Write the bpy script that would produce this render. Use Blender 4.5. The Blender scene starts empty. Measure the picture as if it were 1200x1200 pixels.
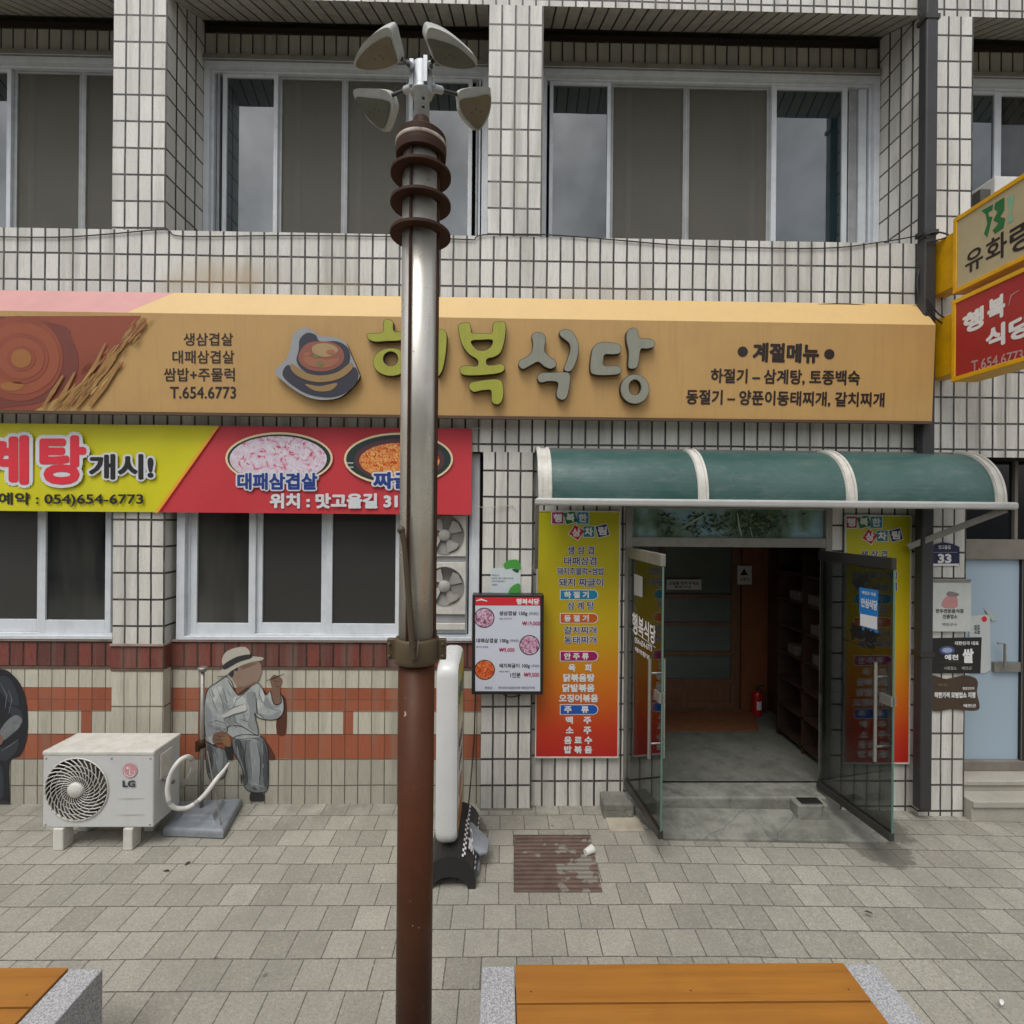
import bpy, bmesh, math, random
from mathutils import Vector, Matrix
random.seed(7)
S = bpy.context.scene
COL = S.collection
PI = math.pi
# ------------------------------------------------------------------ camera
CAM = Vector((0, 0, 2.6))
ROT = Matrix.Rotation(math.radians(-0.97), 3, 'Z') @ Matrix.Rotation(PI/2, 3, 'X') @ Matrix.Rotation(math.radians(0.5), 3, 'Z')
cd = bpy.data.cameras.new('camera'); cd.sensor_width = 36; cd.lens = 18; cd.clip_end = 800; cd.clip_start = 0.05
cam = bpy.data.objects.new('camera', cd); COL.objects.link(cam)
cam.matrix_world = Matrix.Translation(CAM) @ ROT.to_4x4()
S.camera = cam
# ------------------------------------------------------------------ light
SUN_EL, SUN_AZ = math.radians(62), math.radians(205)
w = bpy.data.worlds.new('World'); S.world = w; w.use_nodes = True
nt = w.node_tree
sky = nt.nodes.new('ShaderNodeTexSky'); sky.sky_type = 'NISHITA'; sky.sun_disc = False
sky.sun_elevation = SUN_EL; sky.sun_rotation = SUN_AZ
sky.air_density = 1.0; sky.dust_density = 4.0; sky.ozone_density = 1.0
hs = nt.nodes.new('ShaderNodeHueSaturation'); hs.inputs['Saturation'].default_value = 0.22
nt.links.new(sky.outputs[0], hs.inputs['Color'])
bg = nt.nodes['Background']; bg.inputs['Strength'].default_value = 0.15
tcw = nt.nodes.new('ShaderNodeTexCoord'); cn = nt.nodes.new('ShaderNodeTexNoise'); cn.inputs['Scale'].default_value = 4.5; cn.inputs['Detail'].default_value = 7; cn.inputs['Roughness'].default_value = .6
nt.links.new(tcw.outputs['Generated'], cn.inputs['Vector'])
cr = nt.nodes.new('ShaderNodeMapRange'); cr.inputs['From Min'].default_value = .32; cr.inputs['From Max'].default_value = .68; cr.inputs['To Min'].default_value = .5; cr.inputs['To Max'].default_value = 1.5; nt.links.new(cn.outputs['Fac'], cr.inputs['Value'])
cm = nt.nodes.new('ShaderNodeVectorMath'); cm.operation = 'SCALE'; nt.links.new(hs.outputs[0], cm.inputs[0]); nt.links.new(cr.outputs[0], cm.inputs['Scale'])   # cloud cover
nt.links.new(cm.outputs[0], bg.inputs['Color'])
sl = bpy.data.lights.new('sun', 'SUN'); sl.energy = 1.0; sl.angle = math.radians(25); sl.color = (1, .97, .92)
so = bpy.data.objects.new('sun', sl); COL.objects.link(so)
sd = Vector((math.sin(SUN_AZ)*math.cos(SUN_EL), math.cos(SUN_AZ)*math.cos(SUN_EL), math.sin(SUN_EL)))
so.rotation_euler = (-sd).to_track_quat('-Z', 'Y').to_euler()
S.view_settings.view_transform = 'Standard'; S.view_settings.look = 'None'
S.view_settings.exposure = 0.17; S.view_settings.gamma = 1
S.cycles.max_bounces = 8; S.cycles.use_denoising = True

# ------------------------------------------------------------------ geometry helpers
def ray(px, py):
    return ROT @ Vector(((px-600)/600, -(py-600)/600, -1))
def W(px, py, Y):
    d = ray(px, py); return CAM + d*(Y/d.y)
def X(px, py, Y): return W(px, py, Y).x
def Z(px, py, Y): return W(px, py, Y).z
def RP(px, py, plane):                      # point of a real plane seen along that direction
    p, n = plane; d = ray(px, py)
    return CAM + d*((p-CAM).dot(n)/d.dot(n))
def WG(px, py, z=0.0):                      # on a horizontal plane
    d = ray(px, py); return CAM + d*((z-CAM.z)/d.z)
def YP(Y): return (Vector((0, Y, 0)), Vector((0, -1, 0)))
ORG = {}
class MB:
    def __init__(s): s.v = []; s.f = []; s.m = []; s.uv = []; s.sm = []
    def add(s, vs, fs, mi=0, uvs=None, smooth=False):
        b = len(s.v); s.v += [Vector(p) for p in vs]
        for k, f in enumerate(fs):
            s.f.append([b+i for i in f]); s.m.append(mi[k] if isinstance(mi, list) else mi); s.sm.append(smooth)
            s.uv.append(uvs[k] if uvs else None)
        return s
    def quad(s, a, b, c, d, mi=0, uv=None): return s.add([a, b, c, d], [(0, 1, 2, 3)], mi, [uv] if uv else None)
    def box(s, x0, x1, y0, y1, z0, z1, mi=0):
        if x0 > x1: x0, x1 = x1, x0
        if y0 > y1: y0, y1 = y1, y0
        if z0 > z1: z0, z1 = z1, z0
        v = [(x, y, z) for z in (z0, z1) for y in (y0, y1) for x in (x0, x1)]
        return s.add(v, [(0, 2, 3, 1), (4, 5, 7, 6), (0, 1, 5, 4), (2, 6, 7, 3), (0, 4, 6, 2), (1, 3, 7, 5)], mi)
    def bar(s, p, q, wx, wy, mi=0, up=None):
        p, q = Vector(p), Vector(q); d = (q-p).normalized()
        u = Vector(up) if up else (Vector((0, 0, 1)) if abs(d.z) < .9 else Vector((0, 1, 0)))
        a = d.cross(u).normalized(); b = a.cross(d).normalized()
        o = [a*wx/2*i+b*wy/2*j for i, j in ((-1, -1), (1, -1), (1, 1), (-1, 1))]
        return s.add([p+k for k in o]+[q+k for k in o], [(3, 2, 1, 0), (4, 5, 6, 7)]+[(i, (i+1) % 4, (i+1) % 4+4, i+4) for i in range(4)], mi)
    def tube(s, pts, r, n=12, mi=0, caps=True):
        pts = [Vector(p) for p in pts]; m = len(pts); rs = r if isinstance(r, (list, tuple)) else [r]*m
        t = (pts[1]-pts[0]).normalized(); u = Vector((0, 0, 1)) if abs(t.z) < .9 else Vector((1, 0, 0))
        a = t.cross(u).normalized(); vs = []
        for i, p in enumerate(pts):
            t = (pts[min(i+1, m-1)]-pts[max(i-1, 0)]).normalized()
            a = (a-t*a.dot(t)).normalized(); b = t.cross(a)
            vs += [p+(a*math.cos(2*PI*k/n)+b*math.sin(2*PI*k/n))*rs[i] for k in range(n)]
        fs = [(i*n+k, i*n+(k+1) % n, (i+1)*n+(k+1) % n, (i+1)*n+k) for i in range(m-1) for k in range(n)]
        s.add(vs, fs, mi, smooth=True)
        if caps: s.add(vs[:n], [tuple(range(n))[::-1]], mi); s.add(vs[-n:], [tuple(range(n))], mi)
        return s
    def lathe(s, prof, c, n=40, mi=0, axis='z', smooth=True):
        c = Vector(c); vs = []
        for r, h in prof:
            for k in range(n):
                a = 2*PI*k/n
                vs.append(c+(Vector((r*math.cos(a), r*math.sin(a), h)) if axis == 'z' else Vector((r*math.cos(a), -h, r*math.sin(a)))))
        m = len(prof)
        s.add(vs, [(i*n+k, i*n+(k+1) % n, (i+1)*n+(k+1) % n, (i+1)*n+k) for i in range(m-1) for k in range(n)], mi, smooth=smooth)
        return s
    def prism(s, pts, off, mi=0, side=None):    # pts: closed 3D outline, off: extrusion vector
        n = len(pts); off = Vector(off); p = [Vector(q) for q in pts]
        s.add(p+[q+off for q in p], [tuple(range(n)), tuple(range(2*n-1, n-1, -1))]+[(i, i+n, (i+1) % n+n, (i+1) % n) for i in range(n)],
              [mi, mi]+[mi if side is None else side]*n)
        return s
    def flat(s, pts, plane, mi=0, off=0.0):     # a printed patch lying on a plane
        pl = (plane[0]+plane[1]*off, plane[1])
        v = [RP(x, y, pl) for x, y in pts]
        return s.add(v, [tuple(range(len(v)))], mi)
    def ell(s, cx, cy, rx, ry, plane, mi=0, off=0.0, n=40, rot=0):
        c, q = math.cos(rot), math.sin(rot)
        return s.flat([(cx+rx*math.cos(t)*c-ry*math.sin(t)*q, cy+rx*math.cos(t)*q+ry*math.sin(t)*c) for t in [2*PI*k/n for k in range(n)]], plane, mi, off)
    def build(s, name, mats, parent=None, loc=None, bevel=0, seg=2, norm=True, weld=False):
        me = bpy.data.meshes.new(name)
        if parent is not None: L = ORG[parent.name]
        elif loc is not None: L = Vector(loc)
        else:
            xs = [p.x for p in s.v]; ys = [p.y for p in s.v]; zs = [p.z for p in s.v]
            L = Vector(((min(xs)+max(xs))/2, (min(ys)+max(ys))/2, min(zs)))
        me.from_pydata([p-L for p in s.v], [], s.f); me.update()
        if any(s.uv):
            ul = me.uv_layers.new(name='UVMap')
            for p in me.polygons:
                u = s.uv[p.index]
                if u:
                    for k, li in enumerate(p.loop_indices): ul.data[li].uv = u[k]
        for p in me.polygons: p.material_index = s.m[p.index]; p.use_smooth = s.sm[p.index]
        for m in (mats if isinstance(mats, (list, tuple)) else [mats]): me.materials.append(m)
        if norm or bevel:
            bm = bmesh.new(); bm.from_mesh(me)
            if weld: bmesh.ops.remove_doubles(bm, verts=bm.verts, dist=.0002)
            bmesh.ops.recalc_face_normals(bm, faces=bm.faces)
            if bevel:
                es = [e for e in bm.edges if len(e.link_faces) == 2 and e.calc_face_angle(0) > .6]
                bmesh.ops.bevel(bm, geom=es, offset=bevel, segments=seg, profile=.5, affect='EDGES', clamp_overlap=True)
            bm.to_mesh(me); bm.free()
        o = bpy.data.objects.new(name, me); COL.objects.link(o)
        if parent is not None: o.parent = parent
        else: o.location = L
        ORG[o.name] = L
        return o
def tag(o, label=None, cat=None, group=None, kind=None):
    if label: o['label'] = label
    if cat: o['category'] = cat
    if group: o['group'] = group
    if kind: o['kind'] = kind
    return o
def thing(name, label, cat, loc, group=None):
    o = bpy.data.objects.new(name, None); COL.objects.link(o); o.location = loc; o.empty_display_size = .1
    ORG[o.name] = Vector(loc)
    return tag(o, label, cat, group)
def dup(root, loc, label=None):
    def rec(o, par):
        c = o.copy(); COL.objects.link(c); c.parent = par
        for ch in list(o.children): rec(ch, c)
        return c
    r = rec(root, None); r.location = loc
    if label: r['label'] = label
    return r
# lettering -------------------------------------------------------------
def fill2d(make, extrude=0.0):
    c = bpy.data.curves.new('tmp', 'CURVE') if make[0] == 'c' else bpy.data.curves.new('tmp', 'FONT')
    if make[0] == 'c':
        c.dimensions = '2D'; c.fill_mode = 'BOTH' if extrude else 'FRONT'
        for ol in make[1]:
            sp = c.splines.new('POLY'); sp.points.add(len(ol)-1); sp.use_cyclic_u = True
            for k, (x, y) in enumerate(ol): sp.points[k].co = (x, y, 0, 1)
    else:
        c.body = make[1]; c.size = 1; c.resolution_u = 3
    c.offset = make[2]; c.extrude = extrude
    if make[0] == 'f' and make[3]: c.shear = make[3]
    o = bpy.data.objects.new('tmp', c); COL.objects.link(o)
    dg = bpy.context.evaluated_depsgraph_get(); ev = o.evaluated_get(dg); me = ev.to_mesh()
    vs = [v.co.copy() for v in me.vertices]; fs = [tuple(p.vertices) for p in me.polygons]; ns = [p.normal.z for p in me.polygons]
    ev.to_mesh_clear(); bpy.data.objects.remove(o); bpy.data.curves.remove(c)
    return vs, fs, ns
TC = {}
def txt(mb, s, box, plane, mi=0, off=0.003, bold=0.0, quad=None, shear=0.0, grow=0.0):
    """letters filling a box of a sign face; box (x0,y0,x1,y1) or a quad tl,tr,br,bl; bold and grow thicken the strokes (in ems)"""
    key = (s, shear)
    if key not in TC: TC[key] = fill2d(('f', s, 0.0, shear))
    vs, fs, _ = TC[key]
    if not vs: return
    x0 = min(v.x for v in vs)-bold; x1 = max(v.x for v in vs)+bold; y0 = min(v.y for v in vs)-bold; y1 = max(v.y for v in vs)+bold
    q = quad or [(box[0], box[1]), (box[2], box[1]), (box[2], box[3]), (box[0], box[3])]
    q = [Vector(p) for p in q]; r = bold+grow
    n = 1 if r < .008 else (6 if r < .035 else 12)
    for k in range(n):
        dx, dy = (r*math.cos(2*PI*k/n), r*math.sin(2*PI*k/n)) if n > 1 else (0, 0)
        pl = (plane[0]+plane[1]*(off+.00006*k), plane[1]); out = []
        for v in vs:
            u = (v.x+dx-x0)/max(x1-x0, 1e-6); t = (y1-v.y-dy)/max(y1-y0, 1e-6)
            p = (q[0]*(1-u)+q[1]*u)*(1-t)+(q[3]*(1-u)+q[2]*u)*t
            out.append(RP(p.x, p.y, pl))
        mb.add(out, fs, mi)
def catmull(pts, k=5):
    n = len(pts); out = []
    for i in range(n):
        p0, p1, p2, p3 = (Vector(pts[(i+j) % n]) for j in (-1, 0, 1, 2))
        for s in range(k):
            t = s/k
            out.append(tuple(0.5*((2*p1)+(p2-p0)*t+(2*p0-5*p1+4*p2-p3)*t*t+(3*p1-p0-3*p2+p3)*t**3)))
    return out
def slab(mb, outlines, plane, z0, z1, mi=0, side=0, offset=0.0, smooth=True):
    """closed outlines (holes allowed) on a sign plane made into a slab from z0 to z1 off that plane"""
    ol = [[(x*.01, -y*.01) for x, y in (catmull(o) if smooth else o)] for o in outlines]
    vs, fs, ns = fill2d(('c', ol, offset), 1.0)
    out = []
    for v in vs:
        h = z1 if v.z > 0 else z0
        out.append(RP(v.x*100, -v.y*100, plane)+plane[1]*h)
    mb.add(out, fs, [mi if n > .5 else side for n in ns])
def patch(mb, pts, plane, mi=0, off=0.002, smooth=True):
    p = catmull(pts, 4) if smooth else pts
    vs, fs, _ = fill2d(('c', [[(x*.01, -y*.01) for x, y in p]], 0.0))
    pl = (plane[0]+plane[1]*off, plane[1])
    mb.add([RP(v.x*100, -v.y*100, pl) for v in vs], fs, mi)
def stroke(mb, pts, wd, plane, mi=0, off=0.004):
    """a brush line of width wd lying on a plane"""
    n = len(pts); P = [Vector(p) for p in pts]; L = []; R = []
    for i, p in enumerate(P):
        t = (P[min(i+1, n-1)]-P[max(i-1, 0)]).normalized(); q = Vector((-t.y, t.x))
        k = wd/2*(1 if 0 < i < n-1 else .45)
        L.append(tuple(p+q*k)); R.append(tuple(p-q*k))
    for i in range(n-1): mb.flat([L[i], L[i+1], R[i+1], R[i]], plane, mi, off)

# ------------------------------------------------------------------ materials
def lin(c): return tuple(((v/255)/12.92 if v/255 <= .04045 else ((v/255+.055)/1.055)**2.4) for v in c)
def newmat(name):
    m = bpy.data.materials.new(name); m.use_nodes = True
    return m, m.node_tree, m.node_tree.nodes['Principled BSDF']
def nd(t, kind, **kw):
    n = t.nodes.new(kind)
    for k, v in kw.items():
        if k in n.inputs: n.inputs[k].default_value = v
        else: setattr(n, k, v)
    return n
def mixc(t, fac, a, b, blend='MIX'):
    n = t.nodes.new('ShaderNodeMix'); n.data_type = 'RGBA'; n.blend_type = blend
    for sock, val in ((n.inputs[0], fac), (n.inputs[6], a), (n.inputs[7], b)):
        if hasattr(val, 'links'): t.links.new(val, sock)
        else: sock.default_value = val if sock.type == 'VALUE' else tuple(val[:3])+(1,)
    return n.outputs[2]
def math_(t, op, a, b=0.0, clamp=False):
    n = t.nodes.new('ShaderNodeMath'); n.operation = op; n.use_clamp = clamp
    for sock, val in ((n.inputs[0], a), (n.inputs[1], b)):
        if hasattr(val, 'links'): t.links.new(val, sock)
        else: sock.default_value = val
    return n.outputs[0]
def noise(t, vec, scale, detail=4, rough=.55, stretch=None):
    if stretch:
        mp = t.nodes.new('ShaderNodeMapping'); mp.inputs['Scale'].default_value = stretch; t.links.new(vec, mp.inputs[0]); vec = mp.outputs[0]
    n = nd(t, 'ShaderNodeTexNoise', Scale=scale, Detail=detail, Roughness=rough); t.links.new(vec, n.inputs['Vector'])
    return n.outputs['Fac']
def ramp(t, fac, a, b, c0=(0, 0, 0), c1=(1, 1, 1)):
    r = t.nodes.new('ShaderNodeValToRGB'); t.links.new(fac, r.inputs[0])
    e = r.color_ramp.elements; e[0].position = a; e[1].position = b; e[0].color = (*c0, 1); e[1].color = (*c1, 1)
    return r.outputs[0]
def bump(t, bs, h, dist=.002, strength=1.0):
    b = nd(t, 'ShaderNodeBump', Strength=strength, Distance=dist); t.links.new(h, b.inputs['Height']); t.links.new(b.outputs[0], bs.inputs['Normal'])
def mat(name, c, rough=.6, metal=0.0, dirt=.25, dirtc=None, scale=6, grain=0.0, gscale=300, streak=0.0, spec=.5, bmp=0.0):
    m, t, b = newmat(name); c = tuple(c)
    co = nd(t, 'ShaderNodeTexCoord').outputs['Object']
    n1 = noise(t, co, scale, 6, .65)
    dc = dirtc or tuple(v*.45 for v in c)
    col = mixc(t, math_(t, 'MULTIPLY', ramp(t, n1, .42, .75), dirt), c, dc)
    if streak:
        n2 = noise(t, co, 1, 4, .6, (26, 26, 1.6))
        col = mixc(t, math_(t, 'MULTIPLY', ramp(t, n2, .5, .75), streak), col, dc)
    if grain:
        n3 = noise(t, co, gscale, 2, .5)
        col = mixc(t, ramp(t, n3, .35, .65), tuple(v*(1-grain) for v in c), col)
    t.links.new(col, b.inputs['Base Color'])
    r = math_(t, 'ADD', math_(t, 'MULTIPLY', n1, .3), rough-.15, True); t.links.new(r, b.inputs['Roughness'])
    b.inputs['Metallic'].default_value = metal; b.inputs['Specular IOR Level'].default_value = spec
    if bmp: bump(t, b, noise(t, co, gscale*.4, 4), bmp)
    return m
def chips(m, c, scale=34, lo=.7):
    t = m.node_tree; b = t.nodes['Principled BSDF']; l = b.inputs['Base Color'].links[0].from_socket
    co = nd(t, 'ShaderNodeTexCoord').outputs['Object']; n = noise(t, co, scale, 3, .5)
    t.links.new(mixc(t, ramp(t, n, lo, lo+.02), l, c), b.inputs['Base Color'])
def ink(name, c, rough=.5): return mat(name, c, rough, dirt=.12, scale=9)
# wall tiles: UV in metres
TW, TH = .119, .2285
def tile_mat(name, c1, c2, grout, mortar=.0088, dirt=.6, rust=(), wmul=1.0, ribs=.16):
    m, t, b = newmat(name)
    uv = nd(t, 'ShaderNodeTexCoord').outputs['UV']; co = nd(t, 'ShaderNodeTexCoord').outputs['Object']
    wob = noise(t, co, 2.3, 3); wv = nd(t, 'ShaderNodeTexNoise', Scale=1.7, Detail=3.0); t.links.new(co, wv.inputs['Vector'])
    va = nd(t, 'ShaderNodeVectorMath', operation='MULTIPLY_ADD'); t.links.new(wv.outputs['Color'], va.inputs[0])
    va.inputs[1].default_value = (.013, .012, 0); t.links.new(uv, va.inputs[2])
    br = nd(t, 'ShaderNodeTexBrick', Scale=1.0, offset=0.0, squash=1.0)
    br.inputs['Mortar Size'].default_value = mortar; br.inputs['Mortar Smooth'].default_value = .06
    br.inputs['Brick Width'].default_value = TW; br.inputs['Row Height'].default_value = TH; br.inputs['Bias'].default_value = 0
    t.links.new(va.outputs[0], br.inputs['Vector'])
    br.inputs['Color1'].default_value = (*c1, 1); br.inputs['Color2'].default_value = (*c2, 1); br.inputs['Mortar'].default_value = (*grout, 1)
    rib = noise(t, uv, 1, 3, .6, (95, 7, 1))
    col = mixc(t, math_(t, 'MULTIPLY', ramp(t, rib, .5, .68), ribs*2.0), br.outputs['Color'], tuple(v*.55 for v in c1))
    st = noise(t, co, 1, 5, .65, (9, 9, .55)); big = noise(t, co, .9, 4, .6)
    col = mixc(t, math_(t, 'MULTIPLY', ramp(t, math_(t, 'MULTIPLY', st, math_(t, 'ADD', big, .5)), .46, .82), dirt), col, (.2, .185, .15))
    fine = noise(t, co, 60, 3)
    col = mixc(t, math_(t, 'MULTIPLY', ramp(t, fine, .55, .8), .22), col, (.2, .185, .15))
    for (p, rx, rz, k) in rust:
        p = p-Vector((0, 5.2, 0))
        vm = nd(t, 'ShaderNodeVectorMath', operation='SUBTRACT'); t.links.new(co, vm.inputs[0]); vm.inputs[1].default_value = p
        vs = nd(t, 'ShaderNodeVectorMath', operation='MULTIPLY'); t.links.new(vm.outputs[0], vs.inputs[0]); vs.inputs[1].default_value = (1/rx, 1, 1/rz)
        ln = nd(t, 'ShaderNodeVectorMath', operation='LENGTH'); t.links.new(vs.outputs[0], ln.inputs[0])
        f = math_(t, 'SUBTRACT', 1.0, ln.outputs['Value'], True)
        col = mixc(t, math_(t, 'MULTIPLY', math_(t, 'MULTIPLY', f, st), k*.38, True), col, (.4, .27, .13))
    t.links.new(col, b.inputs['Base Color'])
    b.inputs['Roughness'].default_value = .5
    h = math_(t, 'ADD', math_(t, 'MULTIPLY', br.outputs['Fac'], -1.0), math_(t, 'MULTIPLY', rib, .25))
    bump(t, b, h, .006)
    return m
def art(name, cols, scale, dist=1.5, rough=.4, warp=.5, bands=None):
    """printed picture of food or leaves: blotches of the given colours"""
    m, t, b = newmat(name); co = nd(t, 'ShaderNodeTexCoord').outputs['Object']
    n = nd(t, 'ShaderNodeTexNoise', Scale=scale, Detail=6.0, Roughness=.62, Distortion=dist); t.links.new(co, n.inputs['Vector'])
    r = t.nodes.new('ShaderNodeValToRGB'); t.links.new(n.outputs['Fac'], r.inputs[0]); r.color_ramp.interpolation = 'LINEAR'
    e = r.color_ramp.elements
    while len(e) < len(cols): e.new(.5)
    k = len(cols)
    for i, c in enumerate(cols): e[i].position = .3+.4*i/(k-1); e[i].color = (*lin(c), 1)
    t.links.new(r.outputs[0], b.inputs['Base Color']); b.inputs['Roughness'].default_value = rough
    return m
def glassy(name, c, ior=1.9, rough=.03, dirt=0.1):
    m, t, b = newmat(name); co = nd(t, 'ShaderNodeTexCoord').outputs['Object']
    n = noise(t, co, 2.5, 4)
    t.links.new(mixc(t, math_(t, 'MULTIPLY', ramp(t, n, .4, .8), dirt*3), c, tuple(min(1, v*1.7+.01) for v in c)), b.inputs['Base Color'])
    b.inputs['IOR'].default_value = ior; b.inputs['Roughness'].default_value = rough
    bump(t, b, noise(t, co, 1.6, 2), .0012)
    return m
def clear_glass(name, tint, refl=1.0):
    m = bpy.data.materials.new(name); m.use_nodes = True; t = m.node_tree; t.nodes.clear()
    o = t.nodes.new('ShaderNodeOutputMaterial'); tr = nd(t, 'ShaderNodeBsdfTransparent', Color=(*tint, 1)); gl = nd(t, 'ShaderNodeBsdfGlossy', Roughness=.02)
    fr = nd(t, 'ShaderNodeFresnel', IOR=1.5); mx = t.nodes.new('ShaderNodeMixShader')
    t.links.new(math_(t, 'MULTIPLY', fr.outputs[0], refl), mx.inputs[0]); t.links.new(tr.outputs[0], mx.inputs[1]); t.links.new(gl.outputs[0], mx.inputs[2]); t.links.new(mx.outputs[0], o.inputs[0])
    return m
Yp = 4.46; Yr = Yp+.56; Yw = Yp+.10; Yd = Yp+.07
M = {}
rust = [(W(262, 325, Yp), .55, .2, 3.2), (W(205, 333, Yp), .25, .12, 1.5), (W(700, 345, Yp), .9, .12, 1.0), (W(395, 335, Yp), .4, .1, 1.2)]
M['tile'] = tile_mat('white_wall_tile', (.7, .685, .635), (.55, .54, .495), (.02, .02, .017), rust=rust)
M['tile_dark'] = tile_mat('soffit_tile', (.52, .5, .43), (.42, .41, .36), (.022, .022, .018), dirt=.7)  # darker tile for the soffits and the row above the windows
M['painted'] = tile_mat('cream_painted_tile', (.55, .52, .43), (.46, .435, .35), (.13, .11, .08), mortar=.0042, dirt=.55, ribs=.2)
M['painted_low'] = tile_mat('grey_cream_painted_tile', (.42, .405, .335), (.35, .335, .275), (.09, .08, .06), mortar=.0046, dirt=.75, ribs=.22)
M['orange'] = tile_mat('orange_painted_tile', (.36, .105, .05), (.28, .075, .036), (.13, .055, .03), mortar=.0038, dirt=.5)
M['brick'] = tile_mat('red_soldier_brick', (.21, .055, .04), (.09, .032, .027), (.02, .01, .008), mortar=.009, dirt=.5, ribs=.45)
def cement(name, c, dark, crack=.3):
    m, t, b = newmat(name); co = nd(t, 'ShaderNodeTexCoord').outputs['Object']
    n1 = noise(t, co, 2.6, 7, .7); n2 = noise(t, co, 9, 6, .7); n3 = noise(t, co, 110, 3, .6)
    col = mixc(t, ramp(t, n1, .4, .66), c, dark); col = mixc(t, math_(t, 'MULTIPLY', ramp(t, n2, .5, .68), .55), col, tuple(v*.6 for v in dark)); col = mixc(t, math_(t, 'MULTIPLY', ramp(t, n3, .5, .7), .3), col, dark)
    wv = nd(t, 'ShaderNodeTexNoise', Scale=4.0, Detail=4.0); t.links.new(co, wv.inputs['Vector'])
    va = nd(t, 'ShaderNodeVectorMath', operation='MULTIPLY_ADD'); t.links.new(wv.outputs['Color'], va.inputs[0]); va.inputs[1].default_value = (.25, .25, .1); t.links.new(co, va.inputs[2])
    vo = nd(t, 'ShaderNodeTexVoronoi', Scale=1.7, feature='DISTANCE_TO_EDGE'); t.links.new(va.outputs[0], vo.inputs['Vector'])
    ck = math_(t, 'MULTIPLY', math_(t, 'SUBTRACT', 1.0, ramp(t, vo.outputs['Distance'], .002, .007)), crack)
    col = mixc(t, ck, col, (.03, .03, .025)); t.links.new(col, b.inputs['Base Color']); b.inputs['Roughness'].default_value = .75
    bump(t, b, math_(t, 'ADD', n2, math_(t, 'MULTIPLY', ck, -1.5)), .006); return m
M['step'] = cement('cracked_cement', (.25, .25, .215), (.115, .115, .095)); M['infloor2'] = cement('vestibule_stone_floor', (.15, .155, .13), (.085, .088, .072), .12)
M['concrete'] = mat('rough_concrete', (.3, .29, .255), .85, dirt=.8, dirtc=(.09, .085, .07), scale=5, grain=.3, gscale=120, bmp=.004)
M['lintel'] = mat('dark_gap_board', (.05, .033, .024), .8, scale=4)
M['frame'] = mat('white_window_frame', (.62, .65, .68), .45, dirt=.3, scale=7, streak=.15)
M['frame_grey'] = mat('grey_window_frame', (.32, .325, .33), .5, dirt=.5, scale=7)
M['alu'] = mat('dull_aluminium', (.3, .29, .26), .45, .6, dirt=.5, scale=8)
M['dark_alu'] = mat('dark_bronze_aluminium', (.05, .048, .044), .4, .4, dirt=.3)
M['glass'] = glassy('reflecting_window_glass', (.017, .03, .034), 2.25)
M['glass_dark'] = glassy('dark_window_glass', (.008, .009, .012), 1.5)
m = bpy.data.materials.new('insect_screen'); m.use_nodes = True; t = m.node_tree; t.nodes.clear()
o_ = t.nodes.new('ShaderNodeOutputMaterial'); tr = nd(t, 'ShaderNodeBsdfTransparent'); df = nd(t, 'ShaderNodeBsdfDiffuse', Color=(.17, .165, .14, 1)); mx = t.nodes.new('ShaderNodeMixShader')
co = nd(t, 'ShaderNodeTexCoord').outputs['Object']; n = noise(t, co, 2.2, 5, .7); t.links.new(math_(t, 'ADD', math_(t, 'MULTIPLY', n, .35), .42), mx.inputs[0])
t.links.new(tr.outputs[0], mx.inputs[1]); t.links.new(df.outputs[0], mx.inputs[2]); t.links.new(mx.outputs[0], o_.inputs[0]); M['screen'] = m
M['curtain'] = mat('dim_curtain', (.07, .068, .06), .9, dirt=.6, scale=2, streak=.7)
m, t, b = newmat('room_glass'); co = nd(t, 'ShaderNodeTexCoord').outputs['Object']
n = noise(t, co, 1, 3, .6, (2.2, 1, .35)); n2 = noise(t, co, 3, 5, .7)
t.links.new(mixc(t, math_(t, 'MULTIPLY', ramp(t, n2, .5, .7), .4), mixc(t, ramp(t, n, .4, .62), (.006, .008, .01), (.05, .05, .045)), (.03, .032, .035)), b.inputs['Base Color']); b.inputs['IOR'].default_value = 1.65; b.inputs['Roughness'].default_value = .04; bump(t, b, noise(t, co, 1.6, 2), .002); M['room'] = m
M['blind'] = mat('dark_window_film', (.036, .036, .034), .35, dirt=.3, scale=2, spec=.5)
M['white'] = mat('white_enamel', (.66, .66, .63), .4, dirt=.25, scale=5, streak=.15)
M['white_old'] = mat('aged_white_plastic', (.6, .59, .54), .5, dirt=.5, scale=9, dirtc=(.32, .27, .2))
M['black'] = ink('black_ink', (.012, .012, .012)); M['blackm'] = mat('black_plastic', (.018, .018, .018), .4, dirt=.1)
M['navy'] = ink('navy_ink', (.02, .03, .12)); M['whitei'] = ink('white_ink', (.7, .7, .7)); M['redi'] = ink('red_ink', lin((200, 38, 48)))
M['blue'] = ink('blue_ink', lin((28, 70, 150))); M['brown_ink'] = ink('dark_brown_ink', (.02, .01, .008))

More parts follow.
